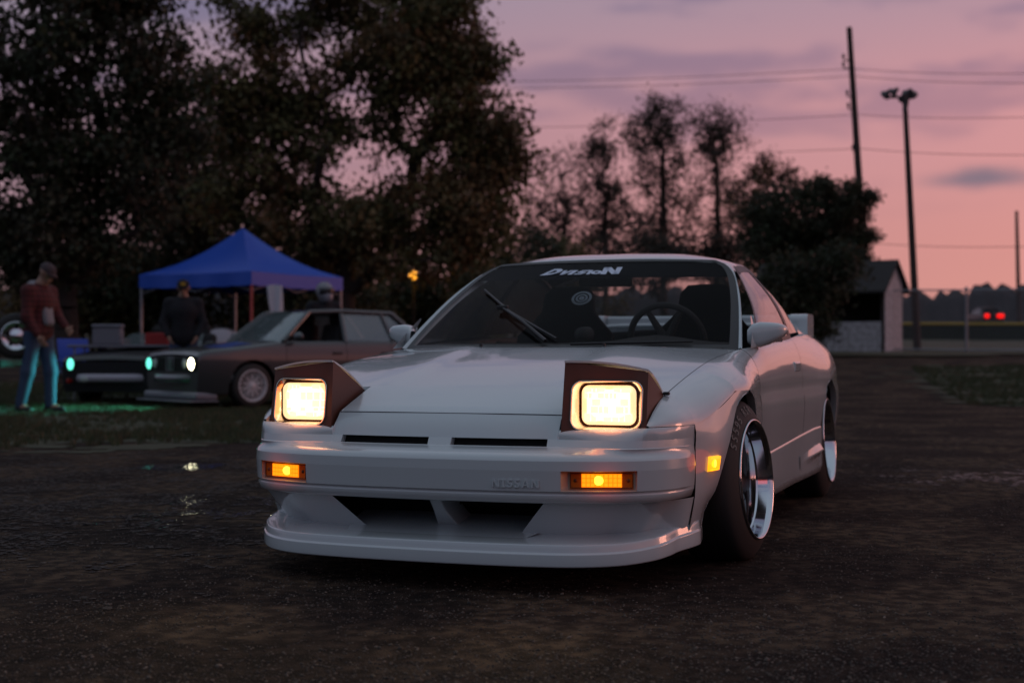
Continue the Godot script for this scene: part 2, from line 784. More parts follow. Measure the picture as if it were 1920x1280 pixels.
func gravel() -> void:
	var b := MB.new()
	b.ball(Vector3.ZERO, Vector3(1, 0.6, 0.8), Basis(), 6)
	var places := []
	var tints := PackedColorArray()
	for i in 150000:
		var d := 2.2 + pow(rng.randf(), 2.0) * 12.0
		var x := rng.randf_range(-0.42, 0.42) * d
		if soft_noise.get_noise_2d(x * 25.0 + 300.0, d * 25.0) + rng.randf_range(-0.45, 0.45) < -0.12:
			continue
		var r := 0.0016 + 0.0042 * pow(rng.randf(), 2.6)
		if rng.randf() < 0.012:
			r = 0.004 + 0.006 * pow(rng.randf(), 2.0)
		var bs := Basis.from_euler(Vector3(rng.randf() * 0.6, rng.randf() * TAU, rng.randf() * 0.6)).scaled(Vector3(r, r * rng.randf_range(0.6, 1.1), r))
		places.append(Transform3D(bs, Vector3(x, land(x, -d) + r * 0.15, -d)))
		var t := rng.randf_range(0.10, 0.34)
		t = t * t
		if rng.randf() < 0.015:
			t = 0.18
		tints.append(Color(t, t * 0.76, t * 0.60))
	scatter("gravel", b.mesh(), M.pebble, places, tints, "small stones strewn over the dark dirt lot", "gravel")


func grass(called: String, outline: Array, count: int, tall: float, label: String) -> void:
	var b := MB.new()
	for k in 6:
		var a := TAU * k / 6 + 0.4
		var foot := Vector3(cos(a), 0, sin(a)) * 0.25
		var side := Vector3(-sin(a * 1.7), 0, cos(a * 1.7)) * 0.07
		var top := foot * (1.6 + 0.4 * (k % 3)) + Vector3(0, 0.7 + 0.1 * (k % 4), 0)
		var mid := foot * 1.15 + Vector3(0, 0.45, 0)
		b.grid([[foot - side, foot + side], [mid - side * 0.7, mid + side * 0.7], [top, top]])
	var lo := Vector2(1e9, 1e9)
	var hi := -lo
	for p in outline:
		lo = lo.min(Vector2(p[0], p[1]))
		hi = hi.max(Vector2(p[0], p[1]))
	var places := []
	var tints := PackedColorArray()
	var tries := 0
	while places.size() < count and tries < count * 8:
		tries += 1
		var p := Vector2(rng.randf_range(lo.x, hi.x), rng.randf_range(lo.y, hi.y))
		if not in_outline(outline, p) or soft_noise.get_noise_2d(p.x * 20.0, p.y * 20.0) + rng.randf_range(-0.3, 0.3) < -0.18:
			continue
		var s := tall * rng.randf_range(0.5, 1.2)
		places.append(Transform3D(Basis(Vector3.UP, rng.randf() * TAU).scaled(Vector3(s, s, s)), Vector3(p.x, land(p.x, p.y), p.y)))
		var t := rng.randf_range(0.6, 1.3)
		tints.append(Color(0.036 * t, 0.05 * t, 0.016 * t) if rng.randf() < 0.75 else Color(0.07 * t, 0.055 * t, 0.025 * t))
	scatter(called, b.mesh(), M.grass_blade, places, tints, label, "grass")


# a puddle lying in the dirt
func puddle(c: Vector3, rx: float, rz: float, turn: float, label: String) -> void:
	var b := MB.new()
	var ring := []
	var inner := []
	var n := 40
	for j in n + 1:
		var a := TAU * (j % n) / n
		var k := 1.0 + 0.55 * soft_noise.get_noise_2d(cos(a) * 60.0 + c.x * 30.0, sin(a) * 60.0 + c.z * 30.0)
		var p := Vector2(cos(a) * rx * k, sin(a) * rz * k).rotated(turn)
		ring.append(c + Vector3(p.x, 0, p.y))
		inner.append(c + Vector3(p.x, 0, p.y) * 0.5)
	var mid := []
	for j in n + 1:
		mid.append(c)
	b.grid([ring, inner, mid])
	tag(part("puddle", b, M.water), label, "puddle", "", "structure")


# ---------------------------------------------------------------- trees
# the crown is a union of ellipsoids [u, v, ru, rv, clumps] seen at that depth; limbs grow from the trunk to every clump
func tree(called: String, label: String, foot: Vector3, depth: float, blobs: Array, trunk_r: float, fork: float, per_clump: int, clump_r: float, leaf_size: float, tones: Array, group := "", twig := 0.011) -> void:
	var o := thing(called, label, "tree" if called.ends_with("tree") else "bush", foot, 0.0, group)
	var clumps := []
	var px := depth / FOCAL
	for b in blobs:
		var c := at(b[0], b[1], depth) - foot
		for k in b[4]:
			var d := Vector3(rng.randfn(), rng.randfn(), rng.randfn()).normalized() * pow(rng.randf(), 0.45)
			var p := c + Vector3(d.x * b[2] * px, d.y * b[3] * px, d.z * b[2] * px * 0.8)
			if p.y > 0.25:
				clumps.append(p)
	var nodes := [Vector3.ZERO]
	var parent := PackedInt32Array([-1])
	var length := PackedFloat32Array([0.0])
	var steps := int(maxf(2.0, fork / 0.5))
	for k in steps:
		var p := Vector3(rng.randf_range(-0.05, 0.05), fork * (k + 1) / steps, rng.randf_range(-0.05, 0.05))
		nodes.append(p)
		parent.append(nodes.size() - 2)
		length.append(p.y)
	var top: Vector3 = nodes[-1]
	clumps.sort_custom(func(a, b): return a.distance_squared_to(top) < b.distance_squared_to(top))
	var ends := []
	var seg := maxf(0.45, depth * 0.012)
	for c in clumps:
		var best := steps
		var cost := 1e9
		for i in range(maxi(1, steps / 2), nodes.size()):
			var q: Vector3 = nodes[i]
			var w: float = q.distance_to(c) + 0.22 * length[i] + maxf(0.0, q.y - c.y) * 0.9
			if w < cost:
				cost = w
				best = i
		var from: Vector3 = nodes[best]
		var gap := from.distance_to(c)
		var n := maxi(1, int(gap / seg))
		var bow := Vector3(rng.randf_range(-0.1, 0.1), -0.06, rng.randf_range(-0.1, 0.1)) * gap
		var last := best
		for k in n:
			var t := float(k + 1) / n
			var p := from.lerp(c, t) + bow * sin(t * PI) + Vector3(rng.randf_range(-0.05, 0.05), rng.randf_range(-0.05, 0.05), rng.randf_range(-0.05, 0.05)) * seg
			nodes.append(p)
			parent.append(last)
			length.append(length[last] + gap / n)
			last = nodes.size() - 1
		ends.append(last)
	var area := PackedFloat32Array()
	area.resize(nodes.size())
	for e in ends:
		area[e] += twig * twig
	for i in range(nodes.size() - 1, 0, -1):
		if area[i] == 0.0:
			area[i] = twig * twig
		area[parent[i]] += area[i]
	var scale_r := trunk_r / sqrt(area[0])
	var wood := MB.new()
	for i in range(1, nodes.size()):
		var r1 := maxf(twig, pow(sqrt(area[i]) * scale_r / trunk_r, 1.15) * trunk_r)
		var r0 := maxf(twig, pow(sqrt(area[parent[i]]) * scale_r / trunk_r, 1.15) * trunk_r)
		if parent[i] > steps or i > steps:
			r0 = minf(r0, r1 * 1.35)
		else:
			r0 *= 1.0 + 0.5 * maxf(0.0, 1.0 - length[parent[i]] / 0.8)
		wood.tube([nodes[parent[i]], nodes[i]], [r0, r1], 7 if r1 > 0.05 else 4, false)
	for e in ends:
		for k in (8 if per_clump < 50 else 3):
			var d := Vector3(rng.randfn(), rng.randfn() + 0.5, rng.randfn()).normalized() * clump_r * rng.randf_range(0.6, 1.2)
			wood.tube([nodes[e], nodes[e] + d * 0.5 + Vector3(0, -0.05, 0) * clump_r, nodes[e] + d], [twig, twig * 0.8, twig * 0.4], 3, false)
	part("trunk", wood, M.bark, o)
	if per_clump == 0:
		return
	var b := MB.new()
	b.grid([[Vector3(0, 0, 0), Vector3(0, 0, 0)], [Vector3(-0.36, 0.08, 0.45), Vector3(0.36, 0.08, 0.45)], [Vector3(0, -0.12, 1), Vector3(0, -0.12, 1)]])
	var places := []
	var tints := PackedColorArray()
	for e in ends:
		var tone: Color = tones[rng.randi() % tones.size()]
		var lump := rng.randf_range(0.7, 1.3)
		for k in int(per_clump * rng.randf_range(0.6, 1.4)):
			var d := Vector3(rng.randfn(), rng.randfn() * 0.8, rng.randfn()) * clump_r * 0.55
			var s := leaf_size * rng.randf_range(0.6, 1.25)
			places.append(Transform3D(Basis.from_euler(Vector3(rng.randf() * TAU, rng.randf() * TAU, rng.randf() * TAU)).scaled(Vector3(s, s, s)), nodes[e] + d))
			var t := rng.randf_range(0.7, 1.3) * lump
			tints.append(Color(tone.r * t, tone.g * t, tone.b * t))
	scatter("crown", b.mesh(), M.leaf, places, tints, "", "", o)


# ---------------------------------------------------------------- the white coupe
# car space: x to its left (seen on the right of its face), y up, z counted backwards from the tip of the bumper
const LEVELS := [0.14, 0.22, 0.30, 0.45, 0.53, 0.65]
const SIDE := [
	[0.43, 0.785, 0.800, 0.812, 0.813, 0.811, 0.75], [0.55, 0.790, 0.806, 0.830, 0.845, 0.838, 0.80], [0.65, 0.79, 0.80, 0.842, 0.872, 0.868, 0.845],
	[0.80, 0.80, 0.81, 0.845, 0.882, 0.887, 0.875], [0.97, 0.80, 0.82, 0.85, 0.887, 0.898, 0.898], [1.15, 0.81, 0.825, 0.85, 0.88, 0.886, 0.884],
	[1.30, 0.82, 0.83, 0.845, 0.866, 0.870, 0.866], [1.5, 0.82, 0.83, 0.838, 0.850, 0.853, 0.846], [2.0, 0.82, 0.83, 0.84, 0.852, 0.856, 0.848],
	[2.6, 0.82, 0.832, 0.842, 0.855, 0.859, 0.85], [3.0, 0.82, 0.835, 0.848, 0.862, 0.868, 0.86], [3.2, 0.82, 0.835, 0.852, 0.868, 0.875, 0.87],
	[3.445, 0.82, 0.835, 0.855, 0.872, 0.880, 0.878], [3.75, 0.80, 0.825, 0.84, 0.86, 0.866, 0.858], [4.1, 0.74, 0.77, 0.80, 0.825, 0.828, 0.815], [4.4, 0.62, 0.65, 0.68, 0.72, 0.725, 0.70],
]
const SHOULDER := [
	[0.19, Vector2(0.705, 0.535)], [0.30, Vector2(0.704, 0.585)], [0.445, Vector2(0.700, 0.624)], [0.92, Vector2(0.735, 0.730)], [1.30, Vector2(0.752, 0.772)], [1.49, Vector2(0.768, 0.788)], [1.62, Vector2(0.790, 0.797)],
	[1.8, Vector2(0.797, 0.806)], [2.2, Vector2(0.797, 0.824)], [2.6, Vector2(0.788, 0.841)], [3.0, Vector2(0.760, 0.858)], [3.3, Vector2(0.725, 0.869)], [3.6, Vector2(0.70, 0.875)], [4.1, Vector2(0.66, 0.866)], [4.42, Vector2(0.60, 0.845)],
]
const WAIST := [[0.19, Vector2(0.713, 0.531)], [0.25, Vector2(0.750, 0.531)], [0.33, Vector2(0.787, 0.531)], [0.43, Vector2(0.811, 0.531)], [0.55, Vector2(0.836, 0.555)], [0.65, Vector2(0.856, 0.585)], [0.80, Vector2(0.876, 0.632)]]
const RAIL := [[1.50, Vector2(0.768, 0.789)], [1.70, Vector2(0.728, 0.915)], [1.90, Vector2(0.680, 1.035)], [2.08, Vector2(0.625, 1.125)], [2.22, Vector2(0.590, 1.172)], [2.4, Vector2(0.572, 1.192)], [2.6, Vector2(0.565, 1.195)], [2.85, Vector2(0.558, 1.175)], [3.1, Vector2(0.572, 1.105)], [3.4, Vector2(0.605, 1.005)], [3.7, Vector2(0.638, 0.918)], [3.86, Vector2(0.668, 0.874)]]
const PLAN := [[0.0, Vector2(0, 0)], [0.14, Vector2(0.15, 0.003)], [0.28, Vector2(0.30, 0.012)], [0.42, Vector2(0.45, 0.034)], [0.54, Vector2(0.58, 0.072)], [0.65, Vector2(0.685, 0.130)], [0.75, Vector2(0.752, 0.205)], [0.84, Vector2(0.788, 0.285)], [0.92, Vector2(0.805, 0.357)], [1.0, Vector2(0.812, 0.430)], [1.1, Vector2(0.813, 0.520)], [1.2, Vector2(0.806, 0.605)]]
const SIGNAL := [0.430, 0.655]
const SIGNAL_TOP := 0.393
const AXLES := [0.97, 3.445]
const ARCH := 0.325
const WHEEL_Y := 0.302


func C(x: float, y: float, z: float) -> Vector3:
	return Vector3(x, y, -z)


func ip2(tab: Array, z: float) -> Vector2:
	var k: int = tab.size()
	if z <= tab[0][0]:
		return tab[0][1]
	if z >= tab[k - 1][0]:
		return tab[k - 1][1]
	var i := 0
	while z > tab[i + 1][0]:
		i += 1
	var h: float = tab[i + 1][0] - tab[i][0]
	var i0 := maxi(i - 1, 0)
	var i3 := mini(i + 2, k - 1)
	var m1: Vector2 = (tab[i + 1][1] - tab[i0][1]) / (tab[i + 1][0] - tab[i0][0]) * h
	var m2: Vector2 = (tab[i3][1] - tab[i][1]) / (tab[i3][0] - tab[i][0]) * h
	var t: float = (z - tab[i][0]) / h
	return Vector2(hermite(tab[i][1].x, tab[i + 1][1].x, m1.x, m2.x, t), hermite(tab[i][1].y, tab[i + 1][1].y, m1.y, m2.y, t))


func side_x(y: float, z: float) -> float:
	var col := []
	for k in 6:
		var t := []
		for r in SIDE:
			t.append([r[0], r[k + 1]])
		col.append([LEVELS[k], ip(t, z)])
	var x := ip(col, y)
	# the pressed line along the doors
	if z > 1.2 and z < 4.2:
		x -= 0.006 * smoothstep(0.575, 0.583, y) * (1.0 - smoothstep(0.583, 0.66, y))
	return x


func waist(z: float) -> Vector2:
	if z < 0.8:
		return ip2(WAIST, z)
	return Vector2(side_x(0.635, z), 0.635)


# t = 0 at the waist, 1 at the shoulder line
func upper_side(z: float, t: float) -> Vector3:
	var p0 := waist(z)
	var p3 := ip2(SHOULDER, z)
	var lean := 0.0
	if z > 0.43:
		lean = (side_x(p0.y, z) - side_x(p0.y - 0.03, z)) / 0.03
	var p1 := Vector2(p0.x + clampf(lean, -0.6, 0.0) * 0.5 * (p3.y - p0.y), p0.y + 0.5 * (p3.y - p0.y))
	var p2 := Vector2(p3.x + 0.5 * (p0.x - p3.x), p3.y - 0.08 * (p3.y - p0.y))
	var u := 1.0 - t
	var p := p0 * u * u * u + p1 * 3 * u * u * t + p2 * 3 * u * t * t + p3 * t * t * t
	return C(p.x, p.y, z)


func greenhouse(z: float, t: float) -> Vector3:
	var a := ip2(SHOULDER, z)
	var b := ip2(RAIL, z)
	var p := a.lerp(b, t)
	p.x += 0.035 * sin(t * PI) * clampf((b.y - a.y) / 0.35, 0.0, 1.0)
	return C(p.x, p.y, z)


func hood_y(x: float, z: float) -> float:
	var mid := ip([[0.19, 0.570], [0.32, 0.616], [0.45, 0.657], [0.70, 0.718], [0.95, 0.763], [1.16, 0.797], [1.5, 0.835]], z)
	var e := ip2(SHOULDER, maxf(z, 0.445))
	var edge := e.y if z >= 0.445 else 0.624 - (0.445 - z) * 0.30
	return mid + (edge - mid) * pow(absf(x) / e.x, 2.4) + 0.006 * smoothstep(0.24, 0.34, absf(x)) * (1.0 - smoothstep(0.34, 0.6, absf(x))) * smoothstep(0.3, 0.7, z)


# the bumper's plan line pushed inwards by d
func plan(u: float, d: float, y: float) -> Vector3:
	var p := ip2(PLAN, u)
	var q := ip2(PLAN, minf(u + 0.01, 1.2)) - ip2(PLAN, maxf(u - 0.01, 0.0))
	if u < 0.01:
		q = Vector2(1, 0)
	var inward := Vector2(-q.y, q.x).normalized()
	p += inward * d
	return C(maxf(p.x, 0.0), y, p.y)


# depth of the shelf on top of the bumper
func ledge(u: float) -> float:
	return 0.110 * lerpf(1.0, 0.13, smoothstep(0.34, 0.66, u)) - 0.011 * smoothstep(0.80, 0.98, u)


func valance(u: float, t: float) -> float:
	var d := lerpf(0.060 + 0.090 * t, 0.026 + 0.06 * t, smoothstep(0.60, 0.82, u)) + tuck(u) * t * 0.7
	return lerpf(d, 0.004 + 0.020 * t, smoothstep(0.82, 1.0, u))


# how far the lower corners tuck in
func tuck(u: float) -> float:
	return 0.050 * smoothstep(0.42, 0.72, u) * (1.0 - smoothstep(0.90, 1.12, u))


func mirrored(rows: Array) -> Array:
	var out := []
	for r in rows:
		var s := []
		for p in r:
			s.append(Vector3(-p.x, p.y, p.z))
		out.append(s)
	return out


# both halves of a panel that spans the car
func both(b: MB, rows: Array) -> void:
	b.grid(rows)
	b.grid(mirrored(rows), true)


func one(b: MB, rows: Array, sd: float) -> void:
	if sd > 0:
		b.grid(rows)
	else:
		b.grid(mirrored(rows), true)


func span(a: float, b: float, n: int) -> Array:
	var out := []
	for i in n + 1:
		out.append(lerpf(a, b, float(i) / n))
	return out


func arch_z(axle: float, y: float, front: bool) -> float:
	var r := ARCH
	var dy := y - WHEEL_Y
	var half := r if dy <= 0.0 else sqrt(maxf(r * r - dy * dy, 0.0))
	return axle - half - (0.02 * -minf(dy, 0.0) / 0.15) if front else axle + half


# rows of the body side between two stations; an end that is an axle follows its wheel arch
func low_side(z0: float, z1: float, arch0: float, arch1: float, low: float) -> Array:
	var rows := []
	for t in span(0.0, 1.0, 14):
		var y: float = lerpf(low, 0.627, t)
		var a := arch_z(arch0, y, false) if arch0 > 0.0 else z0
		var b := arch_z(arch1, y, true) if arch1 > 0.0 else z1
		var row := []
		for z in span(a, b, 18):
			var w := waist(z)
			var yy = low + (w.y - low) * t
			row.append(C(side_x(yy, z), yy, z))
		rows.append(row)
	return rows


func high_side(z0: float, z1: float, n: int) -> Array:
	var rows := []
	for t in span(0.0, 1.0, 14):
		var row := []
		for z in span(z0, z1, n):
			row.append(upper_side(z, t))
		rows.append(row)
	return rows


func arch_lip(axle: float, low: float) -> Array:
	var outer := []
	var inner := []
	var deep := []
	for a in span(-0.62, PI + 0.4, 36):
		var y := WHEEL_Y + sin(a) * ARCH
		if y < low:
			continue
		var z: float = axle - cos(a) * ARCH if y > WHEEL_Y else (arch_z(axle, y, true) if cos(a) > 0 else arch_z(axle, y, false))
		var x := side_x(y, z)
		outer.append(C(x, y, z))
		inner.append(C(x - 0.03, y + 0.004, z))
		deep.append(C(0.52, y + 0.004, z))
	return [outer, inner, deep]


func windshield_point(u: float, t: float) -> Vector3:
	var s := absf(u)
	var ex := ip([[0.0, 0.752], [0.25, 0.722], [0.5, 0.682], [0.75, 0.628], [0.9, 0.578], [1.0, 0.520]], t)
	var ey := ip([[0.0, 0.783], [0.25, 0.895], [0.5, 1.013], [0.75, 1.120], [0.9, 1.172], [1.0, 1.198]], t)
	var ez := ip([[0.0, 1.505], [0.25, 1.675], [0.5, 1.865], [0.75, 2.045], [0.9, 2.12], [1.0, 2.145]], t)
	var cy := ip([[0.0, 0.783], [0.25, 0.895], [0.5, 1.010], [0.75, 1.118], [0.9, 1.175], [1.0, 1.205]], t)
	var cz := ip([[0.0, 1.215], [0.25, 1.425], [0.5, 1.655], [0.75, 1.880], [0.9, 2.005], [1.0, 2.07]], t)
	var k := pow(s, 2.3)
	return C(u * ex, lerpf(cy, ey, k), lerpf(cz, ez, k))


func roof_point(u: float, z: float) -> Vector3:
	var r := ip2(RAIL, z)
	var mid := ip([[2.07, 1.209], [2.2, 1.236], [2.4, 1.254], [2.7, 1.256], [2.95, 1.238], [3.1, 1.208]], z)
	var k := pow(absf(u), 3.4)
	return C(u * r.x, lerpf(mid, r.y, k), z)


func white_car() -> Node3D:
	var car := thing("white_coupe", "white low coupe with raised lit headlamps and deep polished wheels, nearest the camera", "car", Vector3(CAR_X, 0, CAR_Z), -CAR_YAW)
	var paint: Material = M.white_paint
	var b: MB

	# hood: a rear part over the full width and a front tongue between the lamps
	b = MB.new()
	var rows := []
	for t in span(0.0, 1.0, 26):
		var row := []
		for s in span(0.0, 1.0, 24):
			var z0: float = 0.449
			var z1: float = 1.185 + 0.30 * pow(s, 2.3)
			var z: float = lerpf(z0, z1, t)
			var x: float = s * (ip2(SHOULDER, z).x - 0.003)
			var y := hood_y(x, z)
			if t > 0.99:
				y -= 0.012
			row.append(C(x, y, z))
		rows.append(row)
	both(b, rows)
	rows = []
	for t in span(0.0, 1.0, 10):
		var row := []
		for s in span(0.0, 1.0, 14):
			var x: float = s * 0.412
			var z: float = lerpf(0.1965 + 0.015 * s * s, 0.449, t)
			var y := hood_y(x, z)
			if t == 0.0:
				y -= 0.004
			row.append(C(x, y, z))
		rows.append(row)
	both(b, rows)
	# turned-down edges
	rows = [[], []]
	for s in span(0.0, 1.0, 14):
		var x: float = s * 0.412
		var z: float = 0.1965 + 0.015 * s * s
		rows[0].append(C(x, hood_y(x, z) - 0.03, z + 0.02))
		rows[1].append(C(x, hood_y(x, z) - 0.004, z))
	both(b, rows)
	rows = [[], []]
	for t in span(0.0, 1.0, 10):
		var z: float = lerpf(0.208, 0.449, t)
		rows[0].append(C(0.412, hood_y(0.412, z), z))
		rows[1].append(C(0.412, hood_y(0.412, z) - 0.06, z))
	both(b, rows)
	rows = [[], []]
	for s in span(0.412, 0.697, 8):
		rows[0].append(C(s, hood_y(s, 0.449) - 0.05, 0.452))
		rows[1].append(C(s, hood_y(s, 0.449), 0.449))
	both(b, rows)
	var hood := part("hood", b, paint, car)
	for x in [-0.267, 0.267]:
		b = MB.new()
		var z := 1.195
		b.tube([C(x, hood_y(x, z) - 0.004, z), C(x, hood_y(x, z) + 0.008, z), C(x, hood_y(x, z) + 0.012, z - 0.006)], [0.008, 0.007, 0.003], 8)
		part("washer_nozzle", b, M.black_trim, hood)
	# dark gaps below the panel joints
	b = MB.new()
	rows = []
	for t in span(0.0, 1.0, 20):
		var row := []
		for s in span(-1.0, 1.0, 24):
			var z: float = lerpf(0.20, 1.45, t)
			var x: float = s * (ip2(SHOULDER, maxf(z, 0.445)).x + 0.02)
			row.append(C(x, hood_y(minf(absf(x), 0.7), z) - 0.055, z))
		rows.append(row)
	b.grid(rows)
	b.box(C(0, 0.40, 2.2), Vector3(1.36, 0.30, 3.9))
	b.box(C(0, 0.24, 2.2), Vector3(1.50, 0.10, 1.9))
	b.box(C(0, 0.38, 0.66), Vector3(0.98, 0.34, 0.55))
	part("underbody", b, M.void, car)

	# nose and bumper
	b = MB.new()
	var us := span(0.0, 1.0, 60)
	rows = []
	for k in 12:
		rows.append([])
	for u in us:
		var e := plan(u, 0.0, 0.0)
		var side_blend := smoothstep(0.62, 0.95, u)
		var far := ledge(u)
		rows[0].append(plan(u, 0.150, 0.290))
		rows[1].append(plan(u, 0.030, 0.285))
		rows[2].append(plan(u, 0.012, 0.290))
		rows[3].append(plan(u, 0.005, 0.312))
		var g := 1.0 - smoothstep(0.86, 0.985, u)
		rows[4].append(plan(u, 0.003 + 0.006 * g, 0.315))
		rows[5].append(plan(u, 0.003 + 0.006 * g, 0.323))
		rows[6].append(plan(u, 0.002, 0.327))
		rows[7].append(plan(u, -0.003, 0.38))
		rows[8].append(plan(u, 0.0, 0.424))
		rows[9].append(plan(u, 0.005 * g, 0.436))
		rows[10].append(plan(u, 0.020 * lerpf(1.0, 0.4, side_blend) * g + 0.002, 0.448))
		rows[11].append(plan(u, far, 0.461))
	both(b, rows.slice(0, 7))
	both(b, rows.slice(8, 12))
	# the face, left open where the turn signals sit
	for zone in [[0.0, SIGNAL[0]], [SIGNAL[1], 1.0]]:
		var face := []
		for y in span(0.327, SIGNAL_TOP, 3):
			var row := []
			for u in span(zone[0], zone[1], 26):
				row.append(plan(u, lerpf(0.002, -0.002, (y - 0.327) / 0.066), y))
			face.append(row)
		both(b, face)
	rows = [[], [], []]
	for u in us:
		rows[0].append(plan(u, -0.002, SIGNAL_TOP))
		rows[1].append(plan(u, -0.001, 0.41))
		rows[2].append(plan(u, 0.0, 0.424))
	both(b, rows)
	# upper nose between the ledge and the hood, with the two slots left open
	var top_edge := func(x: float) -> Vector3:
		if x < 0.415:
			var z: float = 0.186 + 0.015 * (x / 0.412) * (x / 0.412)
			return C(x, hood_y(x, z) - 0.004, z)
		if x < 0.712:
			var q := (x - 0.415) / 0.297
			return C(x, 0.517 + 0.010 * q, 0.160 + 0.028 * q * q)
		return upper_side_edge(x)
	var low_edge := func(x: float) -> Vector3:
		var u := 0.0
		var best := 1e9
		for k in 101:
			var w := k / 100.0
			var p := plan(w, ledge(w), 0.461)
			if absf(p.x - x) < best:
				best = absf(p.x - x)
				u = w
		var r := plan(u, ledge(u), 0.461)
		return r
	var nose_at := func(x: float, t: float) -> Vector3:
		var lo: Vector3 = low_edge.call(x)
		var hi: Vector3 = top_edge.call(x)
		var lz := -lo.z
		var hz := -hi.z
		# first a shallow shelf, then the slope
		var k: float = lerpf(1.0, 0.35, smoothstep(0.5, 0.72, x))
		var p1 := Vector2(lz + 0.008 * k, lo.y + 0.003)
		var p2 := Vector2(lz + 0.022 * k, lo.y + 0.027)
		var q: Vector2
		if t < 0.1:
			q = Vector2(lz, lo.y).lerp(p1, t / 0.1)
		elif t < 0.4:
			q = p1.lerp(p2, (t - 0.1) / 0.3)
		else:
			var s := (t - 0.4) / 0.6
			q = p2.lerp(Vector2(hz, hi.y), s) + Vector2(-0.006, 0.004) * sin(s * PI)
		return C(lerpf(lo.x, hi.x, t), q.y, q.x)
	var zones := [[0.0, 0.043, false], [0.043, 0.376, true], [0.376, 0.414, false], [0.416, 0.70, false], [0.70, 0.811, false]]
	for zn in zones:
		var cuts := [[0.0, 0.10], [0.10, 0.40], [0.40, 1.0]]
		for c in cuts.size():
			if zn[2] and c == 1:
				continue
			rows = []
			for t in span(cuts[c][0], cuts[c][1], 6):
				var row := []
				for x in span(zn[0], zn[1], 16):
					row.append(nose_at.call(x, t))
				rows.append(row)
			both(b, rows)
	# the step beside each lamp opening
	rows = [[], []]
	for t in span(0.0, 1.0, 20):
		rows[0].append(nose_at.call(0.4140, t))
		rows[1].append(nose_at.call(0.4161, t))
	both(b, rows)
	# slot throats
	for sd in [1.0, -1.0]:
		for edge in [0.10, 0.40]:
			rows = [[], []]
			for x in span(0.043, 0.376, 12):
				var p: Vector3 = nose_at.call(x, edge)
				rows[0].append(p)
				rows[1].append(p + Vector3(0, -0.004, -0.03))
			one(b, rows, sd)
		for x in [0.043, 0.376]:
			rows = [[], []]
			for t in span(0.10, 0.40, 4):
				var p: Vector3 = nose_at.call(x, t)
				rows[0].append(p)
				rows[1].append(p + Vector3(0, -0.004, -0.03))
			one(b, rows, sd)
	# lamp opening rims
	rows = [[], [], []]
	for x in span(0.416, 0.708, 16):
		var p: Vector3 = top_edge.call(x)
		rows[0].append(p)
		rows[1].append(p + Vector3(0, 0.002, -0.008))
		rows[2].append(p + Vector3(0, -0.05, -0.022))
	both(b, rows)
	rows = [[], []]
	for t in span(0.0, 1.0, 4):
		var p: Vector3 = C(0.415, 0.517, 0.160).lerp(C(0.414, hood_y(0.414, 0.205), 0.205), t)
		rows[0].append(p)
		rows[1].append(p + Vector3(0.0, -0.05, -0.01))
	both(b, rows)
	# valance below the bumper, outside the intake
	rows = []
	for t in span(0.0, 1.0, 10):
		var row := []
		var x0: float = lerpf(0.40, 0.29, t)
		var u0 := x0 / 1.07
		for u in span(u0, 1.0, 30):
			row.append(plan(u, valance(u, t), lerpf(0.286, 0.163 + 0.030 * smoothstep(0.86, 1.05, u), t)))
		rows.append(row)
	both(b, rows)
	# walls and floor of the intake
	rows = [[], []]
	for t in span(0.0, 1.0, 6):
		var x0: float = lerpf(0.40, 0.29, t)
		var p := plan(x0 / 1.07, valance(x0 / 1.07, t), lerpf(0.286, 0.163, t))
		rows[0].append(p)
		rows[1].append(p + Vector3(0.17, 0, -0.28))
	both(b, rows)
	rows = []
	for t in span(0.0, 1.0, 6):
		var row := []
		for s in span(-1.0, 1.0, 12):
			var p := plan(absf(s) * (0.30 + 0.14 * t), 0.045 + 0.30 * t, 0.163 + 0.045 * t)
			p.x *= signf(s)
			row.append(p)
		rows.append(row)
	b.grid(rows)
	# slanted strut in the middle of the intake
	var strut := []
	for q in [[0.290, 0.075, 0.022], [0.24, 0.125, 0.024], [0.19, 0.19, 0.038], [0.165, 0.24, 0.055]]:
		strut.append([C(-q[2], q[0], q[1] + 0.16), C(-q[2], q[0], q[1] + 0.006), C(-q[2] + 0.006, q[0], q[1]), C(q[2] - 0.006, q[0], q[1]), C(q[2], q[0], q[1] + 0.006), C(q[2], q[0], q[1] + 0.16)])
	b.grid(strut)
	var bumper := part("front_bumper", b, paint, car)
	# black panels standing in for the shade inside slots and intake
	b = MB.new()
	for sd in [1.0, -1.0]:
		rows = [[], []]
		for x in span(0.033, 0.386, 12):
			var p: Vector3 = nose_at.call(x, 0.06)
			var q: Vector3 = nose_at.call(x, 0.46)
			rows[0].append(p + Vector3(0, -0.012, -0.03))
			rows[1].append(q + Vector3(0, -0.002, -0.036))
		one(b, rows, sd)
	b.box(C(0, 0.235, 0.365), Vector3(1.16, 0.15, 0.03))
	part("shade_backing", b, M.void, car)
	# raised maker's name on the bumper face, in paint
	var word := "NISSAN"
	var along := 0.236
	for i in word.length():
		var tm := TextMesh.new()
		tm.text = word[i]
		tm.font = face_font()
		tm.font_size = 64
		tm.pixel_size = 0.00056
		tm.depth = 0.007
		var box := tm.get_aabb()
		var wide: float = box.size.x * 1.15
		var p := plan((along + wide * 0.5) / 1.07, -0.0005, 0.338)
		var q := plan((along + wide * 0.5) / 1.07 + 0.02, -0.0005, 0.338) - p
		b = MB.new()
		b.add_mesh(tm, Transform3D(Basis(Vector3.UP, -atan2(q.z, q.x)).scaled_local(Vector3(1.15, 1.0, 1)), p) * Transform3D(Basis(), -(box.position + Vector3(box.size.x * 0.5, 0, box.size.z * 0.5))))
		along += wide + 0.006
		part("letter", b, paint, bumper)

	# lip under the bumper
	b = MB.new()
	rows = []
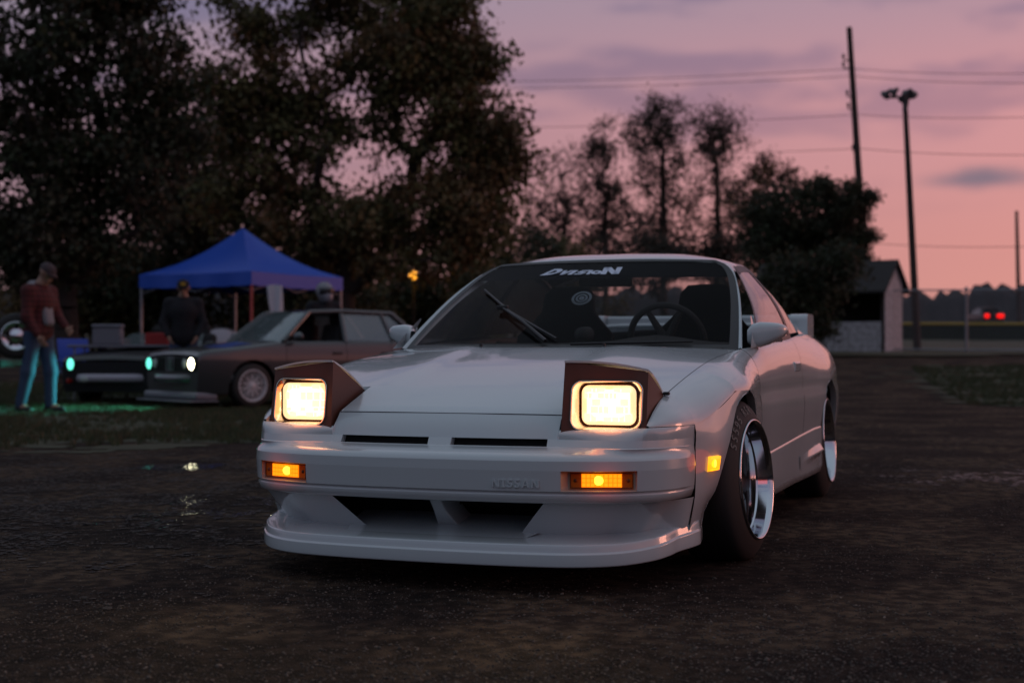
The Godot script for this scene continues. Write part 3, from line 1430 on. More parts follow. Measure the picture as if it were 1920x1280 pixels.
	for pr in [[0.150, 0.172], [0.060, 0.166], [0.004, 0.162], [-0.016, 0.1595], [-0.0225, 0.158], [-0.0245, 0.155], [-0.026, 0.145], [-0.028, 0.135], [-0.0285, 0.132], [-0.0325, 0.129], [-0.0335, 0.126], [-0.034, 0.108], [-0.034, 0.092], [-0.0325, 0.088], [-0.027, 0.0855], [0.10, 0.088]]:
		var row := []
		for u in span(0.0, 1.2, 60):
			var fade := smoothstep(1.2, 0.95, u)
			var d: float = pr[0]
			row.append(plan(u, d * lerpf(0.55, 1.0, fade) + 0.006 * (1.0 - fade) + tuck(u) + 0.020 * smoothstep(0.5, 1.0, u), pr[1] + 0.036 * smoothstep(0.55, 1.15, u) * (1.0 if pr[1] > 0.12 else 0.75)))
		rows.append(row)
	both(b, rows)
	part("front_lip", b, paint, car)

	for sd in [1.0, -1.0]:
		body_side(car, sd)
		lamp_pod(car, sd)
		turn_lamps(car, sd)
		door_mirror(car, sd)
	greenhouse_parts(car)
	cabin(car)
	tail(car)
	wheel_set(car)
	return car


func upper_side_edge(x: float) -> Vector3:
	# the fender's lower front edge, where it meets the bumper
	var z := 0.19
	for k in 60:
		var w := lerpf(0.19, 0.43, k / 59.0)
		if ip2(WAIST, w).x <= x:
			z = w
	return C(x, 0.529, z)


func face_font() -> Font:
	var f := SystemFont.new()
	f.font_names = PackedStringArray(["Droid Sans"])
	f.font_weight = 700
	return f


func body_side(car: Node3D, sd: float) -> void:
	var paint: Material = M.white_paint
	var b := MB.new()
	one(b, low_side(0.433, 0.0, -1.0, AXLES[0], 0.155), sd)
	one(b, low_side(0.0, 1.478, AXLES[0], -1.0, 0.155), sd)
	one(b, high_side(0.192, 0.43, 14), sd)
	one(b, high_side(0.43, 0.80, 14), sd)
	one(b, high_side(0.80, 1.478, 26), sd)
	# edge along the hood gap
	var rows := [[], []]
	for z in span(0.192, 1.478, 40):
		var p := upper_side(z, 1.0)
		rows[0].append(p)
		rows[1].append(p + Vector3(0.0, -0.05, 0))
	one(b, rows, sd)
	var lip := arch_lip(AXLES[0], 0.16)
	one(b, [lip[0], lip[1]], sd)
	part("fender", b, paint, car)
	b = MB.new()
	one(b, [lip[1], lip[2]], sd)
	var lip2 := arch_lip(AXLES[1], 0.16)
	one(b, [lip2[1], lip2[2]], sd)
	part("wheel_arch_liner", b, M.void, car)

	# door
	b = MB.new()
	rows = low_side(1.484, 2.60, -1.0, -1.0, 0.20)
	one(b, rows, sd)
	one(b, high_side(1.484, 2.60, 24), sd)
	var door := part("door", b, paint, car)
	b = MB.new()
	b.box(C(sd * (side_x(0.70, 2.47) - 0.014), 0.705, 2.47), Vector3(0.03, 0.05, 0.17), Basis(), 0.008)
	part("handle", b, paint, door)
	b = MB.new()
	rows = []
	for t in span(0.045, 0.93, 12):
		var row := []
		for z in span(0.0, 1.0, 20):
			# the front edge leans along the pillar
			var z0 := front_edge(t)
			row.append(greenhouse(lerpf(z0, 2.57, z), t))
		rows.append(row)
	one(b, rows, sd)
	part("window", b, M.side_glass, door)
	# black surround of the door glass
	b = MB.new()
	rows = [[], []]
	for z in span(1.60, 2.60, 20):
		rows[0].append(greenhouse(z, 0.0) + Vector3(0.003, 0, 0))
		rows[1].append(greenhouse(z, 0.05) + Vector3(0.003, 0, 0))
	one(b, rows, sd)
	rows = [[], []]
	for t in span(0.0, 1.0, 16):
		rows[0].append(greenhouse(front_edge(t) - 0.035, t) + Vector3(0.002, 0, 0))
		rows[1].append(greenhouse(front_edge(t) + 0.012, t) + Vector3(0.002, 0, 0))
	one(b, rows, sd)
	rows = [[], []]
	for z in span(2.20, 3.35, 26):
		rows[0].append(greenhouse(z, 0.90) + Vector3(0.002, 0, 0))
		rows[1].append(greenhouse(z, 0.985) + Vector3(0.002, 0, 0))
	one(b, rows, sd)
	rows = [[], []]
	for t in span(0.0, 1.0, 12):
		rows[0].append(greenhouse(2.555, t) + Vector3(0.003, 0, 0))
		rows[1].append(greenhouse(2.635, t) + Vector3(0.003, 0, 0))
	one(b, rows, sd)
	part("window_trim", b, M.black_trim, car)

	# rear quarter
	b = MB.new()
	one(b, low_side(2.606, 0.0, -1.0, AXLES[1], 0.155), sd)
	one(b, low_side(0.0, 4.40, AXLES[1], -1.0, 0.20), sd)
	one(b, high_side(2.606, 4.40, 40), sd)
	one(b, [lip2[0], lip2[1]], sd)
	# roof pillar behind the quarter glass and the strip over the windows
	rows = []
	for t in span(0.0, 1.0, 10):
		var row := []
		for z in span(3.32, 3.86, 12):
			row.append(greenhouse(z, t))
		rows.append(row)
	one(b, rows, sd)
	rows = [[], []]
	for z in span(2.15, 3.4, 30):
		rows[0].append(greenhouse(z, 0.97))
		rows[1].append(greenhouse(z, 1.0))
	one(b, rows, sd)
	# windscreen pillar
	rows = [[], [], []]
	for t in span(0.0, 1.0, 30):
		var z: float = lerpf(1.502, 2.26, t)
		var g := greenhouse(z, 1.0)
		var best := windshield_edge_at(g.y)
		rows[0].append(Vector3(best.x - 0.004, best.y, best.z))
		rows[1].append((best + g) * 0.5 + Vector3(0.004, 0.004, 0.012))
		rows[2].append(g + Vector3(0.0, -0.002, 0))
	one(b, rows, sd)
	rows = [[], []]
	for t in span(0.0, 1.0, 30):
		var z: float = lerpf(1.502, 2.26, t)
		var g := greenhouse(z, 1.0)
		rows[0].append(g)
		rows[1].append(g + Vector3(-0.03, -0.01, -0.035))
	one(b, rows, sd)
	var quarter := part("quarter_panel", b, paint, car)
	b = MB.new()
	rows = []
	for t in span(0.06, 0.92, 10):
		var row := []
		for z in span(2.63, 3.33, 16):
			row.append(greenhouse(z, t) + Vector3(0.001, 0, 0))
		rows.append(row)
	one(b, rows, sd)
	part("window", b, M.side_glass, quarter)

	# side skirt
	b = MB.new()
	rows = []
	for pr in [[0.345, 0.0, 0.004], [0.335, 0.0, 0.012], [0.27, 0.0, 0.018], [0.20, 0.0, 0.028], [0.165, 0.0, 0.026], [0.150, 0.0, 0.0], [0.155, 0.0, -0.10]]:
		var row := []
		for z in span(1.315, 3.10, 40):
			var k := smoothstep(2.3, 2.95, z)
			var y: float = pr[0] + (0.050 * clampf((z - 1.4) / 1.5, 0.0, 1.0) if pr[0] > 0.3 else 0.0)
			row.append(C(side_x(clampf(y, 0.15, 0.4), z) + pr[2] + 0.014 * k * smoothstep(0.36, 0.20, pr[0]), y, z))
		rows.append(row)
	one(b, rows, sd)
	# pressed scoop ahead of the rear wheel
	rows = []
	for k in [[0.315, 0.0], [0.290, 0.014], [0.282, 0.026], [0.276, 0.012], [0.25, 0.0]]:
		var row := []
		for z in span(2.45, 2.98, 12):
			var g := smoothstep(2.45, 2.95, z)
			row.append(C(side_x(0.28, z) + 0.022 + 0.012 * g + k[1] * g, k[0] - 0.03 * (1.0 - g), z))
		rows.append(row)
	one(b, rows, sd)
	part("side_skirt", b, paint, car)


func front_edge(t: float) -> float:
	return ip([[0.0, 1.615], [0.2, 1.66], [0.5, 1.80], [0.8, 2.02], [0.93, 2.17], [1.0, 2.25]], t)


func windshield_edge_at(y: float) -> Vector3:
	var best := Vector3.ZERO
	var gap := 1e9
	for k in 81:
		var p := windshield_point(1.0, k / 80.0)
		if absf(p.y - y) < gap:
			gap = absf(p.y - y)
			best = p
	return best


func rounded(w: float, h: float, r: float, n := 6) -> Array:
	var out := []
	for q in [[1, 1, 0], [-1, 1, 1], [-1, -1, 2], [1, -1, 3]]:
		for k in n + 1:
			var a: float = PI / 2 * (q[2] + float(k) / n)
			out.append(Vector2(q[0] * (w / 2 - r) + cos(a) * r, q[1] * (h / 2 - r) + sin(a) * r))
	out.append(out[0])
	return out


# a ring of points of an outline in the plane of xf
func ring(outline: Array, xf: Transform3D, grow := 1.0) -> Array:
	var out := []
	for p in outline:
		out.append(xf * Vector3(p.x * grow, p.y * grow, 0))
	return out


func lamp_pod(car: Node3D, sd: float) -> void:
	var pod := Node3D.new()
	pod.name = "popup_headlamp"
	car.add_child(pod, true)
	var b := MB.new()
	# face corners of the raised pod: inner low, outer low, outer high, inner high
	var il := C(0.424, 0.500, 0.150)
	var ol := C(0.700, 0.505, 0.205)
	var oh := C(0.698, 0.712, 0.245)
	var ih := C(0.430, 0.744, 0.180)
	var hole := rounded(0.232, 0.164, 0.035)
	var zc := 0.238
	var cx := 0.566
	var cy := 0.600
	var plane_z := func(x: float, y: float) -> float:
		var s := (x - 0.424) / 0.276
		return lerpf(lerpf(0.150, 0.205, s), lerpf(0.180, 0.245, s), clampf((y - 0.50) / 0.22, 0, 1.1))
	# face sheet round the hole
	var edge := []
	var inner := []
	for p in hole:
		var x: float = cx + 0.003 + p.x
		var y: float = cy + p.y
		inner.append(C(x, y, plane_z.call(x, y)))
		var a := Vector2(p.x / 0.116, p.y / 0.082)
		a /= maxf(absf(a.x), absf(a.y))
		var s := a.x * 0.5 + 0.5
		var r := a.y * 0.5 + 0.5
		edge.append(il.lerp(ol, s).lerp(ih.lerp(oh, s), r))
	one(b, [edge, inner], sd)
	# sides back to the hinge
	var hi_in := C(0.430, 0.628, 0.448)
	var hi_out := C(0.697, 0.632, 0.452)
	one(b, [[ih, hi_in], [il, C(0.424, 0.50, 0.40)]], sd)
	one(b, [[hi_out, oh], [C(0.697, 0.52, 0.42), ol]], sd)
	part("lamp_housing", b, M.pod_glow_tint, pod)
	# painted lid: a thin crowned plate
	b = MB.new()
	var lid := []
	var under := []
	for t in span(0.0, 1.0, 10):
		var row := []
		var low := []
		for s in span(0.0, 1.0, 8):
			var p: Vector3 = ih.lerp(oh, s).lerp(hi_in.lerp(hi_out, s), t)
			p.y += 0.010 * sin(t * PI) + 0.012 * sin(s * PI * 0.9)
			if t == 0.0:
				p.z += 0.006
			row.append(p + Vector3(0, 0.004, 0))
			low.append(p - Vector3(0, 0.003, 0))
		lid.append(row)
		under.append(low)
	one(b, lid, sd)
	one(b, [lid[0], under[0]], sd)
	var e0 := []
	var e1 := []
	var e2 := []
	var e3 := []
	for k in lid.size():
		e0.append(lid[k][0])
		e1.append(under[k][0])
		e2.append(lid[k][-1])
		e3.append(under[k][-1])
	one(b, [e0, e1], sd)
	one(b, [e2, e3], sd)
	part("lamp_lid", b, M.white_paint, pod)
	# hinge stub
	b = MB.new()
	b.box(C(sd * 0.708, 0.634, 0.452), Vector3(0.022, 0.012, 0.02), Basis(), 0.003)
	part("hinge", b, M.black_trim, pod)
	# deep bright recess round the lens
	b = MB.new()
	var lens := rounded(0.198, 0.142, 0.030)
	var back := []
	for p in lens:
		back.append(C(cx + p.x, cy + p.y, zc))
	var bead := []
	var bead2 := []
	for i in hole.size():
		bead.append(inner[i] + Vector3(0, 0, 0.004))
		var h: Vector2 = hole[i] * 0.955
		bead2.append(C(cx + 0.003 + h.x, cy + h.y, plane_z.call(cx + h.x, cy + h.y) - 0.003))
	one(b, [inner, bead, bead2, back], sd)
	part("bezel", b, M.bezel_chrome, pod)
	b = MB.new()
	var gasket := []
	for p in rounded(0.190, 0.134, 0.028):
		gasket.append(C(cx + p.x, cy + p.y, zc - 0.006))
	one(b, [back, gasket], sd)
	part("gasket", b, M.pod_glow_tint, pod)
	# sealed lens: a bulging face with moulded flutes
	b = MB.new()
	var rows := []
	var flat := rounded(0.188, 0.132, 0.027)
	var zone := func(g0: float, g1: float, n: int) -> Array:
		var out := []
		for g in span(g0, g1, n):
			var row := []
			for p in flat:
				row.append(C(cx + p.x * g, cy + p.y * g, zc - 0.006 - 0.016 * (1.0 - g * g)))
			out.append(row)
		return out
	one(b, zone.call(0.80, 0.0, 6), sd)
	var glass := part("headlight_lens", b, M.headlight_glow, pod)
	b = MB.new()
	one(b, zone.call(1.0, 0.80, 3), sd)
	part("lens_rim_glow", b, M.lens_rim_glow, glass)
	b = MB.new()
	var fy := -0.056
	while fy < 0.05:
		var fh := rng.randf_range(0.014, 0.030)
		var fx := -0.084
		while fx < 0.075:
			var fw := rng.randf_range(0.012, 0.034)
			var x := cx + fx + fw * 0.5
			var y := cy + fy + fh * 0.5
			var g := maxf((absf(x - cx) + fw * 0.5) / 0.094, (absf(y - cy) + fh * 0.5) / 0.066)
			if g < 0.97 and rng.randf() < 0.6:
				b.box(C(sd * x, y, zc - 0.0055 - 0.016 * (1.0 - g * g) - 0.0045), Vector3(fw - 0.002, fh - 0.002, 0.003), Basis(), 0.001)
			fx += fw
		fy += fh
	part("lens_flute", b, M.lens_flute, glass)
	tag(glass.get_node("lens_flute"), "", "", "", "stuff")
	var spot := SpotLight3D.new()
	spot.name = "headlight_beam"
	spot.light_color = Color(1.0, 0.86, 0.62)
	spot.light_energy = 0.4
	spot.light_size = 0.06
	spot.spot_angle = 38.0
	spot.spot_range = 60.0
	spot.spot_attenuation = 2.0
	spot.shadow_enabled = true
	pod.add_child(spot)
	spot.position = C(sd * cx, cy, zc - 0.035)
	spot.rotation = Vector3(deg_to_rad(-9.0), PI, 0)
	var spill := OmniLight3D.new()
	spill.name = "headlight_spill"  # extra light added beside the beam, redder than the lens, to warm the pod
	spill.light_color = Color(1.0, 0.52, 0.26)
	spill.light_energy = 0.011
	spill.light_size = 0.06
	spill.omni_range = 5.0
	spill.omni_attenuation = 2.0
	spill.shadow_enabled = true
	pod.add_child(spill)
	spill.position = C(sd * cx, cy, zc - 0.065)


func turn_lamps(car: Node3D, sd: float) -> void:
	# lamp in the bumper face
	var lamp := Node3D.new()
	lamp.name = "turn_signal"
	car.add_child(lamp, true)
	var plate := func(u: float, y: float, lift: float) -> Vector3:
		# a flat lens set deep at its inner end
		var p0 := plan(SIGNAL[0], 0.0, y)
		var p1 := plan(SIGNAL[1], 0.0, y)
		var a := Vector3(p0.x + 0.012, y, p0.z - 0.040)
		var c := Vector3(p1.x - 0.008, y, p1.z - 0.010)
		var nrm := (c - a).normalized().cross(Vector3.UP) * -1.0
		return a.lerp(c, u) + (nrm if nrm.z > 0.0 else -nrm) * lift
	var loop_uv := []
	for u in span(0.0, 1.0, 10):
		loop_uv.append([u, 0.0])
	for v in span(0.25, 1.0, 3):
		loop_uv.append([1.0, v])
	for u in span(0.9, 0.0, 9):
		loop_uv.append([u, 1.0])
	for v in span(0.75, 0.0, 3):
		loop_uv.append([0.0, v])
	var face_ring := []
	var mid_ring := []
	var deep_ring := []
	for e in loop_uv:
		var u: float = lerpf(SIGNAL[0], SIGNAL[1], e[0])
		var y: float = lerpf(0.327, SIGNAL_TOP, e[1])
		var p := plan(u, 0.0005, y)
		face_ring.append(p)
		mid_ring.append(p + Vector3((0.5 - e[0]) * 0.004, (0.5 - e[1]) * 0.006, -0.004))
		deep_ring.append(plate.call(e[0], lerpf(0.329, SIGNAL_TOP - 0.002, e[1]), 0.0))
	var b := MB.new()
	one(b, [face_ring, mid_ring, deep_ring], sd)
	one(b, [[plate.call(0.0, 0.328, -0.001), plate.call(1.0, 0.328, -0.001)], [plate.call(0.0, SIGNAL_TOP, -0.001), plate.call(1.0, SIGNAL_TOP, -0.001)]], sd)
	part("lamp_surround", b, M.lamp_grey, lamp)
	var block := func(u0: float, u1: float, y0: float, y1: float, h: float) -> MB:
		var m := MB.new()
		var top := []
		var foot := []
		for e in [[u0, y0], [u1, y0], [u1, y1], [u0, y1], [u0, y0]]:
			top.append(plate.call(e[0], e[1], h))
			foot.append(plate.call(e[0], e[1], 0.0))
		one(m, [[top[0], top[1]], [top[3], top[2]]], sd)
		one(m, [foot, top], sd)
		return m
	part("lens_base", block.call(0.03, 0.97, 0.333, 0.388, 0.003), M.amber_plastic, lamp)
	b = MB.new()
	var loop := []
	for q in rounded(0.92, 0.047, 0.010, 4):
		loop.append(plate.call(clampf(0.5 + q.x, 0.04, 0.96), 0.3605 + q.y, 0.005))
	for i in loop.size():
		loop[i].x *= sd
	b.tube(loop, span(0.0016, 0.0016, loop.size() - 1), 6, false)
	for u in [0.11, 0.89]:
		var p: Vector3 = plate.call(u, 0.3605, 0.004)
		p.x *= sd
		b.ball(p, Vector3(0.006, 0.006, 0.003))
	part("lens_frame", b, M.amber_dark, lamp)
	part("turn_signal_lens", block.call(0.20, 0.80, 0.339, 0.383, 0.006), M.amber_glow, lamp)
	# moulded flutes of the lens
	b = MB.new()
	for i in 9:
		for k in 3:
			var p: Vector3 = plate.call(0.235 + i * 0.066, 0.347 + k * 0.014, 0.0065)
			b.box(Vector3(p.x * sd, p.y, p.z), Vector3(0.011, 0.011, 0.002), Basis(Vector3.UP, 0.12 * sd), 0.0008)
	part("lens_flute", b, M.amber_flute, lamp)
	tag(lamp.get_node("lens_flute"), "", "", "", "stuff")
	b = MB.new()
	var c: Vector3 = plate.call(0.44, 0.361, 0.007)
	for q in [[0.0, 0.0, 0.020]]:
		b.ball(Vector3(c.x * sd + q[0], c.y + q[1], c.z), Vector3(q[2], q[2] * 0.8, 0.003))
	part("turn_signal_bulb", b, M.amber_bulb, lamp)
	var om := OmniLight3D.new()
	om.name = "turn_signal_light"
	om.light_color = Color(1.0, 0.30, 0.07)
	om.light_energy = 0.0020
	om.light_size = 0.05
	om.omni_range = 4.0
	om.omni_attenuation = 2.0
	om.shadow_enabled = true
	lamp.add_child(om)
	var op := plan(0.555, -0.045, 0.358)
	om.position = Vector3(op.x * sd, op.y, op.z)
	# side marker on the fender
	var mk := Node3D.new()
	mk.name = "side_marker"
	car.add_child(mk, true)
	b = MB.new()
	var rows := []
	for y in span(0.366, 0.413, 8):
		var row := []
		var cut := 0.010 * pow(absf((y - 0.3895) / 0.0235), 4.0)
		for z in span(0.525 + cut, 0.60 - cut, 6):
			row.append(C(side_x(y, z) + 0.010 - cut * 0.4, y, z))
		rows.append(row)
	one(b, rows, sd)
	var e0 := []
	var e1 := []
	for q in [[0.366, 0.525], [0.366, 0.60], [0.413, 0.60], [0.413, 0.525], [0.366, 0.525]]:
		var x := side_x(q[0], q[1])
		e0.append(C(x + 0.010, q[0], q[1]))
		e1.append(C(x - 0.004, q[0] + 0.004 * signf(q[0] - 0.39), q[1]))
	one(b, [e0, e1], sd)
	part("side_marker_lens", b, M.amber_marker, mk)
	b = MB.new()
	b.ball(C(sd * (side_x(0.39, 0.56) + 0.011), 0.390, 0.558), Vector3(0.003, 0.014, 0.018))
	part("side_marker_bulb", b, M.amber_bulb, mk)
	om = OmniLight3D.new()
	om.name = "side_marker_light"
	om.light_color = Color(1.0, 0.28, 0.06)
	om.light_energy = 0.0012
	om.light_size = 0.045
	om.omni_range = 4.0
	om.omni_attenuation = 2.0
	om.shadow_enabled = true
	mk.add_child(om)
	om.position = C(sd * (side_x(0.39, 0.57) + 0.055), 0.392, 0.565)


func door_mirror(car: Node3D, sd: float) -> void:
	var b := MB.new()
	# lofted shell: rounded sections from the door outwards
	var rows := []
	var secs := [[0.770, 0.842, 1.63, 0.030, 0.03], [0.786, 0.845, 1.65, 0.050, 0.048], [0.815, 0.849, 1.67, 0.054, 0.056], [0.850, 0.855, 1.685, 0.047, 0.056], [0.885, 0.862, 1.695, 0.036, 0.050], [0.905, 0.866, 1.705, 0.025, 0.040], [0.916, 0.868, 1.715, 0.012, 0.022], [0.919, 0.868, 1.72, 0.001, 0.002]]
	for s in secs:
		var row := []
		for k in 21:
			var a := TAU * (k % 20) / 20.0
			var ca := cos(a)
			var sa := sin(a)
			row.append(C(s[0], s[1] + s[3] * signf(sa) * pow(absf(sa), 0.6), s[2] + s[4] * signf(ca) * pow(absf(ca), 0.6)))
		rows.append(row)
	one(b, rows, sd)
	# sail panel on the door
	one(b, [[C(0.806, 0.79, 1.49), C(0.806, 0.80, 1.66)], [C(0.79, 0.86, 1.60), C(0.79, 0.86, 1.68)], [C(0.765, 0.93, 1.70), C(0.765, 0.93, 1.72)]], sd)
	var m := part("door_mirror", b, M.white_paint, car)
	b = MB.new()
	b.box(C(sd * 0.845, 0.853, 1.745), Vector3(0.095, 0.070, 0.004), Basis(), 0.001)
	part("mirror_glass", b, M.mirror_glass, m)


func greenhouse_parts(car: Node3D) -> void:
	var b := MB.new()
	var rows := []
	for t in span(0.0, 0.995, 20):
		var row := []
		for u in span(-0.985, 0.985, 36):
			row.append(windshield_point(u, t))
		rows.append(row)
	b.grid(rows, true)
	var glass := part("windshield", b, M.glass, car)
	# black edge band of the glass
	b = MB.new()
	for sd in [1.0, -1.0]:
		rows = [[], []]
		for t in span(0.0, 1.0, 24):
			rows[0].append(windshield_point(0.955, t) + Vector3(0, 0.001, 0.003))
			rows[1].append(windshield_point(1.0, t) + Vector3(0, 0.001, 0.003))
		one(b, rows, sd)
	rows = [[], []]
	for u in span(-1.0, 1.0, 36):
		rows[0].append(windshield_point(u, 0.955) + Vector3(0, 0.001, 0.003))
		rows[1].append(windshield_point(u, 1.0) + Vector3(0, 0.001, 0.003))
	b.grid(rows)
	rows = [[], []]
	for u in span(-1.0, 1.0, 36):
		rows[0].append(windshield_point(u, 0.0) + Vector3(0, 0.001, 0.003))
		rows[1].append(windshield_point(u, 0.05) + Vector3(0, 0.001, 0.003))
	b.grid(rows)
	part("glass_border", b, M.black_trim, glass)
	b = MB.new()
	rows = []
	for t in span(0.74, 0.958, 5):
		var row := []
		for u in span(-0.96, 0.96, 36):
			row.append(windshield_point(u, t) + Vector3(0, -0.003, -0.003))
		rows.append(row)
	b.grid(rows)
	part("sun_strip", b, M.sun_strip, glass)
	banner(glass)
	# round sticker
	b = MB.new()
	var p := windshield_point(0.045, 0.50) + Vector3(0, 0.002, 0.004)
	var tilt := Basis(Vector3.RIGHT, -0.82)
	b.lathe([[0.046, 0.0], [0.034, 0.001]], Transform3D(tilt * Basis(Vector3.UP, -PI / 2), p), 24)
	b.lathe([[0.028, 0.0], [0.018, 0.001]], Transform3D(tilt * Basis(Vector3.UP, -PI / 2), p), 24)
	b.lathe([[0.013, 0.0], [0.002, 0.001]], Transform3D(tilt * Basis(Vector3.UP, -PI / 2), p), 24)
	part("round_sticker", b, M.sticker_grey, glass)
	# wiper parked high on the passenger side
	b = MB.new()
	var w0 := windshield_point(0.00, 0.06) + Vector3(0, 0.012, 0.02)
	var w1 := windshield_point(-0.44, 0.385) + Vector3(0, 0.014, 0.022)
	b.tube([w0, w0.lerp(w1, 0.5) + Vector3(0, 0.01, 0.008), w1], [0.009, 0.007, 0.005], 6)
	var w2 := windshield_point(-0.75, 0.60) + Vector3(0, 0.008, 0.014)
	var w3 := windshield_point(0.05, 0.09) + Vector3(0, 0.008, 0.014)
	b.tube([w2, windshield_point(-0.36, 0.345) + Vector3(0, 0.01, 0.016), w3], [0.005, 0.007, 0.005], 6)
	b.box(windshield_point(-0.44, 0.39) + Vector3(0, 0.012, 0.02), Vector3(0.05, 0.02, 0.03), Basis(), 0.004)
	part("wiper", b, M.black_trim, car)
	b = MB.new()
	b.tube([windshield_point(0.15, 0.035) + Vector3(0, 0.01, 0.014), windshield_point(0.45, 0.045) + Vector3(0, 0.01, 0.014), windshield_point(0.78, 0.06) + Vector3(0, 0.01, 0.012)], [0.007, 0.007, 0.005], 6)
	part("wiper", b, M.black_trim, car)
	# roof
	b = MB.new()
	rows = []
	for t in span(0.0, 1.0, 26):
		var row := []
		for u in span(-1.0, 1.0, 40):
			var z0 := 2.075 + 0.14 * pow(absf(u), 2.3)
			row.append(roof_point(u, lerpf(z0, 3.0, t)))
		rows.append(row)
	b.grid(rows)
	rows = [[], []]
	for u in span(-1.0, 1.0, 40):
		var z0 := 2.075 + 0.14 * pow(absf(u), 2.3)
		rows[0].append(windshield_point(u, 0.995))
		rows[1].append(roof_point(u, z0))
	b.grid(rows)
	part("roof", b, M.white_paint, car)
	b = MB.new()
	rows = []
	for t in span(0.0, 1.0, 8):
		var row := []
		for u in span(-0.97, 0.97, 20):
			row.append(roof_point(u, lerpf(2.17, 2.98, t)) + Vector3(0, -0.03, 0))
		rows.append(row)
	b.grid(rows)
	part("headliner", b, M.interior, car)
	# rear hatch: glass in a painted frame
	var hatch := func(u: float, z: float) -> Vector3:
		var e := ip2(RAIL, z) if z < 3.86 else ip2(SHOULDER, z)
		var mid := ip([[3.0, 1.226], [3.2, 1.168], [3.5, 1.065], [3.8, 0.965], [4.0, 0.905], [4.12, 0.885], [4.42, 0.865]], z)
		return C(u * e.x, lerpf(mid, e.y, pow(absf(u), 2.6)), z)
	b = MB.new()
	for zz in [[3.0, 3.07], [3.98, 4.42]]:
		rows = []
		for z in span(zz[0], zz[1], 8):
			var row := []
			for u in span(-1.0, 1.0, 24):
				row.append(hatch.call(u, z))
			rows.append(row)
		b.grid(rows)
	for sd in [1.0, -1.0]:
		rows = []
		for z in span(3.0, 4.0, 20):
			rows.append([hatch.call(0.88, z), hatch.call(0.94, z), hatch.call(1.0, z)])
		one(b, rows, sd)
	var lidn := part("hatch", b, M.white_paint, car)
	b = MB.new()
	rows = []
	for z in span(3.06, 3.99, 16):
		var row := []
		for u in span(-0.89, 0.89, 20):
			row.append(hatch.call(u, z) + Vector3(0, -0.002, 0))
		rows.append(row)
	b.grid(rows)
	part("rear_glass", b, M.glass, lidn)


# slanted block lettering across the top of the glass
func banner(glass: Node) -> void:
	# letter, place along the word, width, height, foot, slant
	var word := [["D", 0.0, 0.070, 0.078, 0.0, 0.85], ["V", 0.083, 0.052, 0.054, 0.002, 0.55], ["I", 0.137, 0.022, 0.054, 0.002, 0.5], ["S", 0.168, 0.056, 0.052, 0.002, 0.3], ["I", 0.228, 0.017, 0.052, 0.002, 0.15], ["O", 0.246, 0.052, 0.045, 0.002, 0.05], ["N", 0.297, 0.086, 0.087, -0.002, 0.0]]
	for i in word.size():
		var w: Array = word[i]
		var x: float = -0.255 + w[1]
		var u := x / 0.615
		var base := windshield_point(u, 0.775) + Vector3(0, 0.0015, 0.004)
		var up := (windshield_point(u, 0.92) - windshield_point(u, 0.775)).normalized()
		var rt := (windshield_point(u + 0.06, 0.80) - windshield_point(u, 0.80)).normalized()
		var xf := Transform3D(Basis(rt, up, rt.cross(up)), base + up * w[4]) * Transform3D(Basis(Vector3(w[2], 0, 0), Vector3(w[5] * w[3] * 0.6, w[3], 0), Vector3(0, 0, 1)), Vector3.ZERO)
		var b := MB.new()
		glyph(b, w[0], xf)
		part("letter", b, M.sticker_white, glass)


